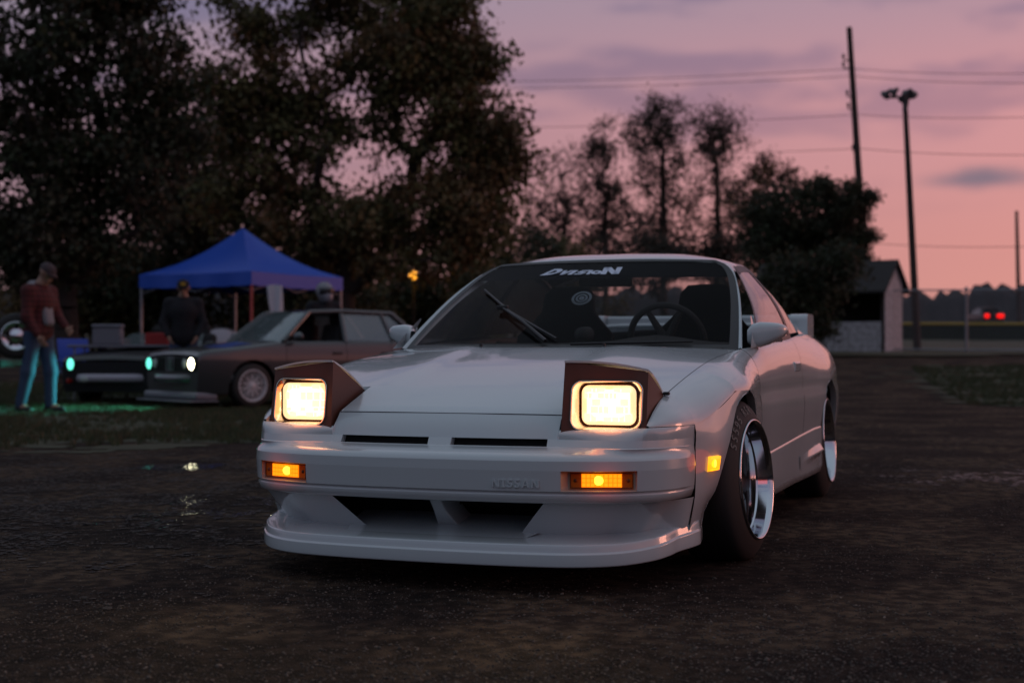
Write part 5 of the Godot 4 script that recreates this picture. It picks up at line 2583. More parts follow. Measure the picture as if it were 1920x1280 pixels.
# ---------------------------------------------------------------- camp
func canopy() -> void:
	var corner := at(471, 538, 28.0)
	var turn := deg_to_rad(-29.7)
	var o := thing("canopy", "blue pop-up canopy with a peaked roof over the parked cars", "canopy", Vector3(corner.x, 0, corner.z))
	o.position.y = land(o.position.x, o.position.z)
	o.rotation.y = turn
	var s := 3.0
	var eave := 2.36 - o.position.y
	var drop := 0.27
	var peak := Vector3(-s / 2, eave + 1.02, -s / 2)
	var cs := [Vector3(0, eave, 0), Vector3(-s, eave, 0), Vector3(-s, eave, -s), Vector3(0, eave, -s)]
	var b := MB.new()
	for k in 4:
		var a: Vector3 = cs[k]
		var c: Vector3 = cs[(k + 1) % 4]
		var rows := []
		for t in span(0.0, 1.0, 12):
			var row := []
			for u in span(0.0, 1.0, 12):
				var e := a.lerp(c, u)
				var p := e.lerp(peak, t)
				# cloth sags between the ribs and sweeps up to the peak
				p.y -= 0.20 * sin(t * PI) * (0.75 + 0.35 * sin(u * PI)) + 0.02 * sin(u * PI) * (1 - t)
				row.append(p)
			rows.append(row)
		b.grid(rows)
	part("roof", b, M.blue_cloth, o)
	b = MB.new()
	for k in 4:
		var a: Vector3 = cs[k]
		var c: Vector3 = cs[(k + 1) % 4]
		var rows := [[], [], []]
		for u in span(0.0, 1.0, 24):
			var p := a.lerp(c, u)
			p.y -= 0.02 * sin(u * PI)
			var out := Vector3(0, 0, 0.02).rotated(Vector3.UP, PI / 2 * 0) * sin(u * 19.0)
			rows[0].append(p)
			rows[1].append(p + Vector3(0, -drop * 0.5, 0) + out * 0.5)
			rows[2].append(p + Vector3(0, -drop - 0.012 * absf(sin(u * PI * 6.0)), 0) + out)
		b.grid(rows)
	part("valance", b, M.blue_cloth, o)
	for k in 4:
		var c: Vector3 = cs[k]
		var inw := (Vector3(-s / 2, 0, -s / 2) - Vector3(c.x, 0, c.z)).normalized() * 0.05
		b = MB.new()
		b.box(Vector3(c.x, eave * 0.75, c.z) + inw, Vector3(0.045, eave * 0.5, 0.045), Basis(), 0.004)
		b.box(Vector3(c.x, eave * 0.27, c.z) + inw, Vector3(0.036, eave * 0.5, 0.036), Basis(), 0.004)
		b.box(Vector3(c.x, 0.02, c.z) + inw, Vector3(0.12, 0.02, 0.12), Basis(), 0.004)
		part("leg", b, M.red_pole if k == 0 else M.galvanised, o)
	b = MB.new()
	var mid := Vector3(-s / 2, 0, -s / 2)
	for k in 4:
		var a: Vector3 = cs[k] + (mid - Vector3(cs[k].x, 0, cs[k].z)) * 0.04
		var c: Vector3 = cs[(k + 1) % 4] + (mid - Vector3(cs[(k + 1) % 4].x, 0, cs[(k + 1) % 4].z)) * 0.04
		for j in 2:
			b.tube([a.lerp(c, j * 0.5) + Vector3(0, -0.05 - 0.33 * (1 - j), 0), a.lerp(c, (j + 1) * 0.5) + Vector3(0, -0.05 - 0.33 * j, 0)], [0.012, 0.012], 5)
			b.tube([a.lerp(c, j * 0.5) + Vector3(0, -0.05 - 0.33 * j, 0), a.lerp(c, (j + 1) * 0.5) + Vector3(0, -0.05 - 0.33 * (1 - j), 0)], [0.012, 0.012], 5)
	part("scissor_frame", b, M.galvanised, o)
	# pale cloth hanging from the canopy's front corner
	b = MB.new()
	var rows := []
	for t in span(0.0, 1.0, 10):
		var row := []
		for u in span(0.0, 1.0, 8):
			row.append(Vector3(0.30 * (u - 0.5) * (1.0 - 0.25 * t * t) + 0.05 * t, -0.56 * t - 0.05 * absf(u - 0.5), 0.035 * sin(u * 9.0 + t * 2.0)))
		rows.append(row)
	b.grid(rows)
	var cl := part("hanging_cloth", b, M.pale_cloth)
	tag(cl, "pale cloth hung beside the front corner of the blue canopy", "cloth")
	cl.position = at(514, 533, 27.9)
	# low grey tent behind the bonnet
	o = thing("dome_tent", "pale grey dome tent pitched under the blue canopy", "tent", Vector3(at(415, 650, 26.5).x, 0.08, -26.5))
	b = MB.new()
	rows = []
	for t in span(0.0, 1.0, 10):
		var row := []
		for k in 25:
			var a := TAU * (k % 24) / 24.0
			var sq := 1.0 / maxf(absf(cos(a)), absf(sin(a)))
			var rr := cos(t * PI / 2 * 0.98) * lerpf(1.0, sq, 0.55)
			row.append(Vector3(cos(a) * rr * 0.72, sin(t * PI / 2) * 1.12, sin(a) * rr * 0.8))
		rows.append(row)
	b.grid(rows)
	part("tent_skin", b, M.tent_cloth, o)
	b = MB.new()
	for a0 in [PI / 4, 3 * PI / 4]:
		var pts := []
		for t in span(-1.0, 1.0, 20):
			pts.append(Vector3(cos(a0) * sin(t * PI / 2) * 0.95, 1.135 * cos(t * PI / 2) + 0.01, sin(a0) * sin(t * PI / 2) * 1.05))
		b.tube(pts, span(0.008, 0.008, 20), 5)
	part("tent_pole", b, M.black_trim, o)


func folding_chair(called: String, label: String, m: Material, pos: Vector3, turn: float) -> void:
	var o := thing(called, label, "chair", pos, turn, "camp chairs")
	var b := MB.new()
	b.box(Vector3(0, 0.44, 0), Vector3(0.50, 0.025, 0.46), Basis(Vector3.RIGHT, 0.08), 0.01)
	part("seat", b, m, o)
	b = MB.new()
	b.box(Vector3(0, 0.74, -0.27), Vector3(0.50, 0.46, 0.02), Basis(Vector3.RIGHT, -0.18), 0.008)
	part("backrest", b, m, o)
	for x in [-0.27, 0.27]:
		b = MB.new()
		b.tube([Vector3(x, 0, 0.25), Vector3(x, 0.62, -0.2)], [0.011, 0.011], 6)
		b.tube([Vector3(x, 0, -0.28), Vector3(x, 0.46, 0.22)], [0.011, 0.011], 6)
		b.tube([Vector3(x, 0.62, -0.2), Vector3(x, 0.97, -0.32)], [0.011, 0.011], 6)
		part("leg", b, M.black_trim, o)
		b = MB.new()
		b.box(Vector3(x, 0.63, -0.02), Vector3(0.05, 0.02, 0.44), Basis(), 0.006)
		part("armrest", b, m, o)


func camp() -> void:
	var p := at(150, 640, 22.0)
	folding_chair("folding_chair", "blue folding camp chair behind the black parked car", M.blue_cloth, Vector3(p.x, land(p.x, p.z), p.z), 0.7)
	p = at(196, 640, 22.4)
	folding_chair("folding_chair", "red folding camp chair behind the black parked car", M.red_cloth, Vector3(p.x, land(p.x, p.z), p.z), -0.5)
	p = at(236, 640, 21.6)
	var o := thing("folding_table", "long pale folding table behind the black parked car", "table", Vector3(p.x, land(p.x, p.z), p.z), 0.05)
	var b := MB.new()
	b.box(Vector3(0, 0.86, 0), Vector3(1.6, 0.04, 0.7), Basis(), 0.01)
	part("tabletop", b, M.table_grey, o)
	for x in [-0.7, 0.7]:
		for z in [-0.3, 0.3]:
			b = MB.new()
			b.tube([Vector3(x, 0, z), Vector3(x, 0.85, z)], [0.014, 0.014], 6)
			part("leg", b, M.galvanised, o)
	var top := o.position + Vector3(0, 0.88, 0)
	o = thing("cooler", "grey cool box standing on the pale folding table", "cooler", top + Vector3(-0.25, 0, 0.1), 0.1)
	b = MB.new()
	b.box(Vector3(0, 0.13, 0), Vector3(0.42, 0.26, 0.28), Basis(), 0.02)
	part("body", b, M.table_grey, o)
	b = MB.new()
	b.box(Vector3(0, 0.285, 0), Vector3(0.44, 0.05, 0.30), Basis(), 0.015)
	part("lid", b, M.table_grey, o)
	o = thing("toolbox", "small red toolbox at the end of the pale folding table", "toolbox", top + Vector3(0.5, 0, 0.05), -0.1)
	b = MB.new()
	b.box(Vector3(0, 0.09, 0), Vector3(0.36, 0.18, 0.20), Basis(), 0.012)
	part("body", b, M.red_cloth, o)
	b = MB.new()
	b.tube([Vector3(-0.12, 0.18, 0), Vector3(-0.10, 0.24, 0), Vector3(0.10, 0.24, 0), Vector3(0.12, 0.18, 0)], [0.01, 0.01, 0.01, 0.01], 6)
	part("handle", b, M.black_trim, o)


# ---------------------------------------------------------------- people
func mirror_bones(bones: Array) -> Array:
	var out := bones.duplicate()
	for b in bones:
		out.append([Vector3(-b[0].x, b[0].y, b[0].z), Vector3(-b[1].x, b[1].y, b[1].z), b[2], b[3]])
	return out


func fingers(b: MB, wrist: Vector3, along: Vector3, palm_out: Vector3, sd: float) -> void:
	var side := along.cross(palm_out).normalized() * sd
	var bones := [[wrist, wrist + along * 0.045, 0.022, 0.024], [wrist + along * 0.04 + side * 0.018, wrist + along * 0.085 + side * 0.022, 0.019, 0.015], [wrist + along * 0.04 - side * 0.018, wrist + along * 0.085 - side * 0.022, 0.019, 0.015]]
	b.flesh(bones, 0.006, 0.02)
	for k in 4:
		var off := side * (0.030 - 0.020 * k)
		var ln: float = [0.070, 0.080, 0.074, 0.058][k]
		var r := wrist + along * 0.085 + off
		var m := r + along * ln * 0.5 - palm_out * 0.006
		var e := m + (along * 0.75 - palm_out * 0.66).normalized() * ln * 0.5
		b.flesh([[r - along * 0.02, m, 0.0095, 0.009], [m, e, 0.009, 0.0075]], 0.005, 0.006)
	var t0 := wrist + along * 0.03 + side * 0.028
	var t1 := t0 + (along * 0.6 + side * 0.7).normalized() * 0.035
	b.flesh([[t0 - side * 0.015, t1, 0.013, 0.0105], [t1, t1 + (along * 0.9 - palm_out * 0.3).normalized() * 0.032, 0.0105, 0.008]], 0.005, 0.008)


# joints: a dictionary of points; z is the way the person faces
func figure(o: Node3D, j: Dictionary, top: Material, legs: Material, skin: Material, shoe: Material, slim := 1.0) -> void:
	var b := MB.new()
	var hd: Vector3 = j.head
	var fwd: Vector3 = j.look
	var upd: Vector3 = (Vector3.UP - fwd * fwd.y).normalized()
	var bones := [[j.neck, hd - upd * 0.04, 0.058, 0.055], [j.neck, j.chest, 0.07, 0.13], [j.chest + Vector3(-0.06, 0, 0), j.chest + Vector3(0.06, 0, 0), 0.12, 0.12], [j.chest, j.hip, 0.13, 0.13]]
	for s in ["l", "r"]:
		bones.append_array([[j.chest + Vector3(0, 0.10, 0), j["shoulder_" + s], 0.07, 0.065], [j["shoulder_" + s], j["elbow_" + s], 0.052, 0.042], [j["elbow_" + s], j["wrist_" + s], 0.042, 0.028]])
		bones.append_array([[j["hip_" + s], j["knee_" + s], 0.085, 0.058], [j["knee_" + s], j["ankle_" + s], 0.058, 0.04], [j["ankle_" + s], j["ankle_" + s] + j["toe_" + s] * 0.16 + Vector3(0, -0.045, 0), 0.04, 0.035]])
	b.flesh(bones, 0.018, 0.05)
	# head with brow, nose, jaw, ears and sockets
	var sidev := upd.cross(fwd).normalized()
	b.flesh([[hd + upd * 0.035 - fwd * 0.015, hd + upd * 0.02 + fwd * 0.005, 0.083, 0.080], [hd - upd * 0.055 + fwd * 0.03, hd - upd * 0.075 + fwd * 0.055, 0.056, 0.036], [hd - upd * 0.10 - fwd * 0.02, hd, 0.052, 0.06], [hd + upd * 0.012 + fwd * 0.088, hd - upd * 0.026 + fwd * 0.106, 0.010, 0.015], [hd - upd * 0.055 + fwd * 0.082 - sidev * 0.016, hd - upd * 0.055 + fwd * 0.082 + sidev * 0.016, 0.010, 0.010], [hd + sidev * 0.082 + upd * 0.015, hd + sidev * 0.080 - upd * 0.02, 0.014, 0.010], [hd - sidev * 0.082 + upd * 0.015, hd - sidev * 0.080 - upd * 0.02, 0.014, 0.010], [hd + upd * 0.03 + fwd * 0.078 - sidev * 0.03, hd + upd * 0.03 + fwd * 0.078 + sidev * 0.03, 0.012, 0.012]], 0.008, 0.016)
	for s in ["l", "r"]:
		var w: Vector3 = j["wrist_" + s]
		var along: Vector3 = (w - j["elbow_" + s]).normalized()
		fingers(b, w, along, (Vector3(-1 if s == "l" else 1, 0, 0.2) - along * along.dot(Vector3(-1 if s == "l" else 1, 0, 0.2))).normalized() * -1.0, 1.0 if s == "l" else -1.0)
	part("body", b, skin, o)
	b = MB.new()
	for sd in [-1.0, 1.0]:
		b.ball(hd + fwd * 0.074 + sidev * 0.031 * sd + upd * 0.008, Vector3(0.011, 0.008, 0.008), Basis(), 8)
	part("eyes", b, M.black_trim, o)
	b = MB.new()
	bones = [[j.neck - Vector3(0, 0.03, 0), j.chest, 0.085, 0.165 * slim], [j.chest + Vector3(-0.07, 0, 0), j.chest + Vector3(0.07, 0, 0), 0.15 * slim, 0.15 * slim], [j.chest, j.hip + Vector3(0, 0.04, 0), 0.165 * slim, 0.165 * slim], [j.hip + Vector3(-0.05, 0.0, 0), j.hip + Vector3(0.05, 0.0, 0), 0.15 * slim, 0.15 * slim]]
	for s in ["l", "r"]:
		var w: Vector3 = j["elbow_" + s].lerp(j["wrist_" + s], 0.9)
		bones.append_array([[j.chest + Vector3(0, 0.12, 0), j["shoulder_" + s], 0.09, 0.082], [j["shoulder_" + s], j["elbow_" + s], 0.078, 0.062], [j["elbow_" + s], w, 0.062, 0.044]])
	b.flesh(bones, 0.016, 0.045)
	part("jacket", b, top, o)
	b = MB.new()
	bones = [[j.hip + Vector3(-0.06, -0.02, 0), j.hip + Vector3(0.06, -0.02, 0), 0.135, 0.135]]
	for s in ["l", "r"]:
		bones.append_array([[j["hip_" + s], j["knee_" + s], 0.105, 0.080], [j["knee_" + s], j["ankle_" + s] + Vector3(0, 0.02, 0), 0.078, 0.066]])
	b.flesh(bones, 0.016, 0.04)
	part("trousers", b, legs, o)
	for s in ["l", "r"]:
		b = MB.new()
		var a: Vector3 = j["ankle_" + s]
		b.flesh([[a + Vector3(0, -0.035, 0) - j["toe_" + s] * 0.05, a + Vector3(0, -0.045, 0) + j["toe_" + s] * 0.17, 0.046, 0.040], [a + Vector3(0, 0.01, 0), a + Vector3(0, -0.04, 0), 0.052, 0.048]], 0.012, 0.02)
		part("shoe", b, shoe, o)


func cap(o: Node3D, j: Dictionary, m: Material, brim: bool, patch: Material = null) -> void:
	var hd: Vector3 = j.head
	var fwd: Vector3 = j.look
	var up := (Vector3.UP - fwd * fwd.y).normalized()
	var side := up.cross(fwd).normalized()
	var bs := Basis(side, up, fwd)
	var b := MB.new()
	var rows := []
	for t in span(0.0, 1.0, 8):
		var row := []
		for k in 21:
			var a := TAU * (k % 20) / 20.0
			row.append(hd + bs * Vector3(sin(a) * 0.094 * cos(t * 1.5), 0.045 + 0.085 * sin(t * 1.55), cos(a) * 0.106 * cos(t * 1.5) - 0.008))
		rows.append(row)
	b.grid(rows)
	var c := part("cap", b, m, o)
	if brim:
		b = MB.new()
		var top := []
		var bot := []
		var edge := []
		for s in span(-1.0, 1.0, 10):
			top.append(hd + bs * Vector3(s * 0.080, 0.050, 0.090 - 0.045 * s * s))
			edge.append(hd + bs * Vector3(s * 0.072, 0.036 - 0.02 * s * s, 0.175 - 0.06 * s * s))
			bot.append(hd + bs * Vector3(s * 0.080, 0.044, 0.088 - 0.045 * s * s))
		b.grid([top, edge, bot])
		part("brim", b, m, c)
	if patch:
		b = MB.new()
		b.box(hd + bs * Vector3(0, 0.085, 0.098), Vector3(0.065, 0.045, 0.008), bs, 0.003)
		part("patch", b, patch, c)


func people() -> void:
	# at the left, head bowed, hands by a lit headlamp
	var p := at(72, 768, 17.9)
	var o := thing("person", "person in cap, red plaid shirt and jeans looking down beside the cyan headlamp", "person", Vector3(p.x, land(p.x, p.z), p.z), deg_to_rad(66.0))
	o.scale = Vector3.ONE * 1.05
	var lk := Vector3(0, -0.55, 0.83).normalized()
	var j := {
		"head": Vector3(0.0, 1.665, 0.115), "look": lk, "neck": Vector3(0, 1.53, 0.03), "chest": Vector3(0, 1.34, -0.01), "hip": Vector3(0, 0.97, -0.02),
		"shoulder_l": Vector3(0.185, 1.45, 0.0), "elbow_l": Vector3(0.235, 1.17, 0.06), "wrist_l": Vector3(0.17, 1.02, 0.27), "shoulder_r": Vector3(-0.185, 1.45, 0.0), "elbow_r": Vector3(-0.23, 1.15, 0.02), "wrist_r": Vector3(-0.19, 0.92, 0.16),
		"hip_l": Vector3(0.095, 0.93, -0.01), "knee_l": Vector3(0.12, 0.50, 0.07), "ankle_l": Vector3(0.13, 0.085, 0.06), "hip_r": Vector3(-0.095, 0.93, -0.01), "knee_r": Vector3(-0.13, 0.50, -0.05), "ankle_r": Vector3(-0.15, 0.085, -0.14),
		"toe_l": Vector3(0.1, 0, 1).normalized(), "toe_r": Vector3(-0.2, 0, 1).normalized(),
	}
	figure(o, j, M.plaid, M.denim, M.skin, M.black_trim)
	cap(o, j, M.dark_cap, true)
	var b := MB.new()
	b.flesh([[Vector3(-0.09, 1.49, -0.02), Vector3(0.09, 1.49, -0.02), 0.07, 0.07], [Vector3(0, 1.50, -0.09), Vector3(0, 1.44, -0.12), 0.09, 0.075], [Vector3(0.05, 1.47, 0.05), Vector3(0.03, 1.08, 0.15), 0.055, 0.045], [Vector3(-0.05, 1.47, 0.05), Vector3(-0.03, 1.08, 0.15), 0.055, 0.045]], 0.014, 0.04)
	part("hood", b, M.hood_grey, o)
	# behind the bonnet of the grey sedan
	p = at(343, 640, 20.9)
	o = thing("person", "person in black top and black cap with yellow patch, behind the grey sedan", "person", Vector3(p.x, land(p.x, p.z), p.z), deg_to_rad(10.0))
	j = {
		"head": Vector3(0.0, 1.71, 0.05), "look": Vector3(0, -0.28, 0.96).normalized(), "neck": Vector3(0, 1.57, 0.0), "chest": Vector3(0, 1.37, 0.0), "hip": Vector3(0, 0.99, -0.01),
		"shoulder_l": Vector3(0.20, 1.49, 0.0), "elbow_l": Vector3(0.285, 1.20, 0.03), "wrist_l": Vector3(0.20, 1.00, 0.17), "shoulder_r": Vector3(-0.20, 1.49, 0.0), "elbow_r": Vector3(-0.285, 1.20, 0.03), "wrist_r": Vector3(-0.20, 1.00, 0.17),
		"hip_l": Vector3(0.1, 0.95, 0), "knee_l": Vector3(0.12, 0.51, 0.03), "ankle_l": Vector3(0.13, 0.085, 0.0), "hip_r": Vector3(-0.1, 0.95, 0), "knee_r": Vector3(-0.12, 0.51, 0.03), "ankle_r": Vector3(-0.13, 0.085, 0.0),
		"toe_l": Vector3(0.2, 0, 1).normalized(), "toe_r": Vector3(-0.2, 0, 1).normalized(),
	}
	figure(o, j, M.black_cloth, M.denim, M.skin, M.black_trim, 1.1)
	cap(o, j, M.black_cloth, true, M.yellow_patch)
	# beyond the grey sedan's roof, in a helmet
	p = at(606, 640, 21.8)
	o = thing("person", "person wearing a pale crash helmet with a dark visor, beyond the grey sedan's roof", "person", Vector3(p.x, land(p.x, p.z), p.z), deg_to_rad(35.0))
	j = j.duplicate()
	j.head = Vector3(0.0, 1.655, 0.05)
	j.look = Vector3(0, -0.1, 0.99).normalized()
	for k in ["neck", "chest"]:
		j[k] = j[k] + Vector3(0, -0.055, 0)
	for k in ["shoulder_l", "shoulder_r", "elbow_l", "elbow_r", "wrist_l", "wrist_r"]:
		j[k] = j[k] + Vector3(0, -0.055, 0)
	figure(o, j, M.black_cloth, M.black_cloth, M.skin, M.black_trim, 1.0)
	b = MB.new()
	var hd: Vector3 = j.head
	b.flesh([[hd + Vector3(0, 0.03, -0.02), hd + Vector3(0, 0.01, 0.01), 0.135, 0.13], [hd + Vector3(0, -0.075, 0.04), hd + Vector3(0, -0.085, 0.075), 0.105, 0.085]], 0.014, 0.05)
	var h := part("helmet", b, M.helmet, o)
	b = MB.new()
	var rows := []
	for t in span(-0.045, 0.05, 6):
		var row := []
		for a in span(-1.15, 1.15, 16):
			row.append(hd + Vector3(sin(a) * 0.142, t + 0.015, cos(a) * 0.142 + 0.012 - t * t * 6.0))
		rows.append(row)
	b.grid(rows)
	part("visor", b, M.visor, h)


# ---------------------------------------------------------------- right-hand side and far things
func shed() -> void:
	var corner := at(1660, 655, 46.0)
	var o := thing("shed", "white shed with dark pitched roof and open front, beyond the coupe's rear wing", "shed", Vector3(corner.x, 0, corner.z), deg_to_rad(-36.0))
	o.position.y = land(o.position.x, o.position.z)
	var y0 := 0.0
	var wall := 2.35
	var ridge := 3.05
	var deep := 1.5
	var long := 4.6
	# gable wall of upright boards
	var boards := 6
	for k in boards:
		var b := MB.new()
		var z0 := -deep * k / boards - 0.004
		var z1 := -deep * (k + 1) / boards + 0.004
		var hh := func(z: float) -> float:
			return wall + (ridge - wall) * (1.0 - absf(z / deep + 0.5) * 2.0)
		b.slab([[-z0, y0], [-z1, y0], [-z1, hh.call(z1) - 0.02], [-z0, hh.call(z0) - 0.02]], 0.03 + 0.004 * (k % 2), Transform3D(Basis(Vector3.UP, PI / 2), Vector3(0, 0, 0)))
		part("plank", b, M.white_board, o)
	# low front wall of level boards, open above
	for k in 5:
		var b := MB.new()
		b.box(Vector3(-long * 0.28 - 0.03, 0.11 + k * 0.205, 0.0), Vector3(long * 0.56, 0.198, 0.03 + 0.004 * (k % 2)), Basis(), 0.004)
		part("plank", b, M.white_board, o)
	var b := MB.new()
	for x in [-0.06, -long * 0.56, -long + 0.06]:
		b = MB.new()
		b.box(Vector3(x, wall / 2, -0.01), Vector3(0.10, wall, 0.08), Basis(), 0.006)
		part("post", b, M.pole_wood, o)
	b = MB.new()
	b.box(Vector3(-long / 2, wall / 2, -deep + 0.03), Vector3(long - 0.1, wall - 0.1, 0.05))
	b.box(Vector3(-long + 0.03, wall / 2, -deep / 2), Vector3(0.05, wall, deep - 0.1))
	part("back_wall", b, M.shingle, o)
	b = MB.new()
	for s in [0, 1]:
		var za := 0.35 if s == 0 else -deep - 0.35
		var drop := (ridge - wall) / (deep / 2) * 0.35
		b.grid([[Vector3(0.18, wall - drop, za), Vector3(-long - 0.15, wall - drop, za)], [Vector3(0.18, ridge + 0.02, -deep / 2), Vector3(-long - 0.15, ridge + 0.02, -deep / 2)]])
		b.grid([[Vector3(0.18, wall - drop - 0.07, za), Vector3(-long - 0.15, wall - drop - 0.07, za)], [Vector3(0.18, ridge - 0.05, -deep / 2), Vector3(-long - 0.15, ridge - 0.05, -deep / 2)]])
		b.grid([[Vector3(0.18, wall - drop - 0.07, za), Vector3(-long - 0.15, wall - drop - 0.07, za)], [Vector3(0.18, wall - drop, za), Vector3(-long - 0.15, wall - drop, za)]])
		b.grid([[Vector3(0.18, wall - drop - 0.07, za), Vector3(0.18, wall - drop, za)], [Vector3(0.18, ridge - 0.05, -deep / 2), Vector3(0.18, ridge + 0.02, -deep / 2)]])
	part("roof", b, M.shingle, o)
	b = MB.new()
	b.box(Vector3(-long * 0.5, 0.45, -deep + 0.3), Vector3(long - 0.5, 0.05, 0.35), Basis(), 0.01)
	part("bench", b, M.pole_wood, o)


func poles() -> void:
	# tall timber power pole, leaning a little
	var foot := at(1632, 655, 56.0)
	foot.y = land(foot.x, foot.z)
	var top := at(1594, 50, 56.0)
	var o := thing("power_pole", "tall leaning timber power pole with brackets on one side", "pole", foot)
	var d := top - foot
	var b := MB.new()
	b.tube([Vector3(0, -0.2, 0), d * 0.5, d], [0.17, 0.14, 0.105], 14)
	part("pole_shaft", b, M.pole_wood, o)
	var pin := [[1594, 113, -0.32], [1594, 128, -0.32], [1598, 181, -0.26], [1600, 205, -0.26], [1606, 283, -0.20]]
	for q in pin:
		b = MB.new()
		var on := at(q[0] + 4, q[1], 56.0) - foot
		b.tube([on, on + Vector3(q[2], 0.02, 0.05), on + Vector3(q[2], 0.14, 0.05)], [0.035, 0.03, 0.03], 6)
		b.lathe([[0.0, 0.0], [0.07, 0.0], [0.045, 0.04], [0.075, 0.05], [0.04, 0.10], [0.06, 0.11], [0.0, 0.16]], Transform3D(Basis(Vector3.BACK, PI / 2), on + Vector3(q[2], 0.12, 0.05)), 12)
		part("insulator", b, M.lamp_housing, o)
	# the lines strung from it
	var ends := [[128, 940, 152, 1925, 137, "topmost power line, meeting the leaning pole just below its tip"], [142, 940, 165, 1925, 155, "second power line from the top, a little under the topmost"], [214, 940, 239, 1925, 219, "third power line down, at the pole's middle brackets"], [278, 1180, 284, 1925, 290, "fourth power line down, above the row of bare trees"], [455, 1640, 458, 1925, 462, "lowest power line, near the shed roof"]]
	for q in ends:
		var m := at(1600 + (q[0] - 120) * 0.085, q[0], 56.0)
		var l := at(q[1], q[2], 64.0)
		var r := at(q[3], q[4], 50.0)
		var pts := []
		for t in span(-0.35, 1.0, 16):
			var e := m.lerp(l, 1.0 - (t + 0.35) / 1.35)
			e.y -= 0.10 * sin(PI * (t + 0.35) / 1.35)
			pts.append(l.lerp(m, (t + 0.35) / 1.35) - Vector3(0, 0.10 * sin(PI * (t + 0.35) / 1.35), 0))
		for t in span(0.1, 3.2, 24):
			pts.append(m.lerp(r, t) - Vector3(0, 0.08 * sin(PI * fposmod(t, 1.0)), 0))
		b = MB.new()
		b.tube(pts, span(0.011, 0.011, pts.size() - 1), 5)
		tag(part("power_line", b, M.wire), q[5], "cable", "power lines")

	# floodlight pole
	foot = at(1722, 655, 49.0)
	foot.y = land(foot.x, foot.z)
	top = at(1698, 178, 49.0)
	d = top - foot
	o = thing("floodlight_pole", "tall pole carrying floodlights at its top, right of the shed", "pole", foot)
	b = MB.new()
	b.tube([Vector3(0, -0.2, 0), d * 0.5, d], [0.135, 0.115, 0.085], 14)
	part("pole_shaft", b, M.pole_wood, o)
	b = MB.new()
	b.tube([d + Vector3(-0.72, -0.06, 0), d + Vector3(0.28, -0.06, 0)], [0.045, 0.045], 8)
	b.tube([d + Vector3(0, -0.55, 0.02), d + Vector3(0.05, -0.12, 0.12)], [0.09, 0.09], 8)
	part("cross_arm", b, M.lamp_housing, o)
	for q in [[-0.66, 0.02, 0.5], [-0.40, 0.10, 0.8], [-0.06, -0.10, -0.3], [0.08, 0.06, 0.4], [0.24, 0.03, -0.5]]:
		b = MB.new()
		var bs := Basis(Vector3.UP, PI / 2 + q[2]) * Basis(Vector3.BACK, -0.55)
		b.lathe([[0.0, -0.20], [0.06, -0.20], [0.075, -0.10], [0.17, 0.02], [0.185, 0.06], [0.17, 0.06], [0.0, 0.03]], Transform3D(bs, d + Vector3(q[0], q[1], 0.08)), 20)
		part("floodlight", b, M.lamp_housing, o)
	# slim far pole at the edge of the field
	foot = at(1913, 600, 95.0)
	foot.y = land(foot.x, foot.z)
	o = thing("slim_pole", "slim far pole at the edge of the field, right of the floodlight pole", "pole", foot)
	b = MB.new()
	b.tube([Vector3(0, -0.3, 0), at(1908, 395, 95.0) - foot], [0.16, 0.10], 10)
	part("pole_shaft", b, M.pole_wood, o)


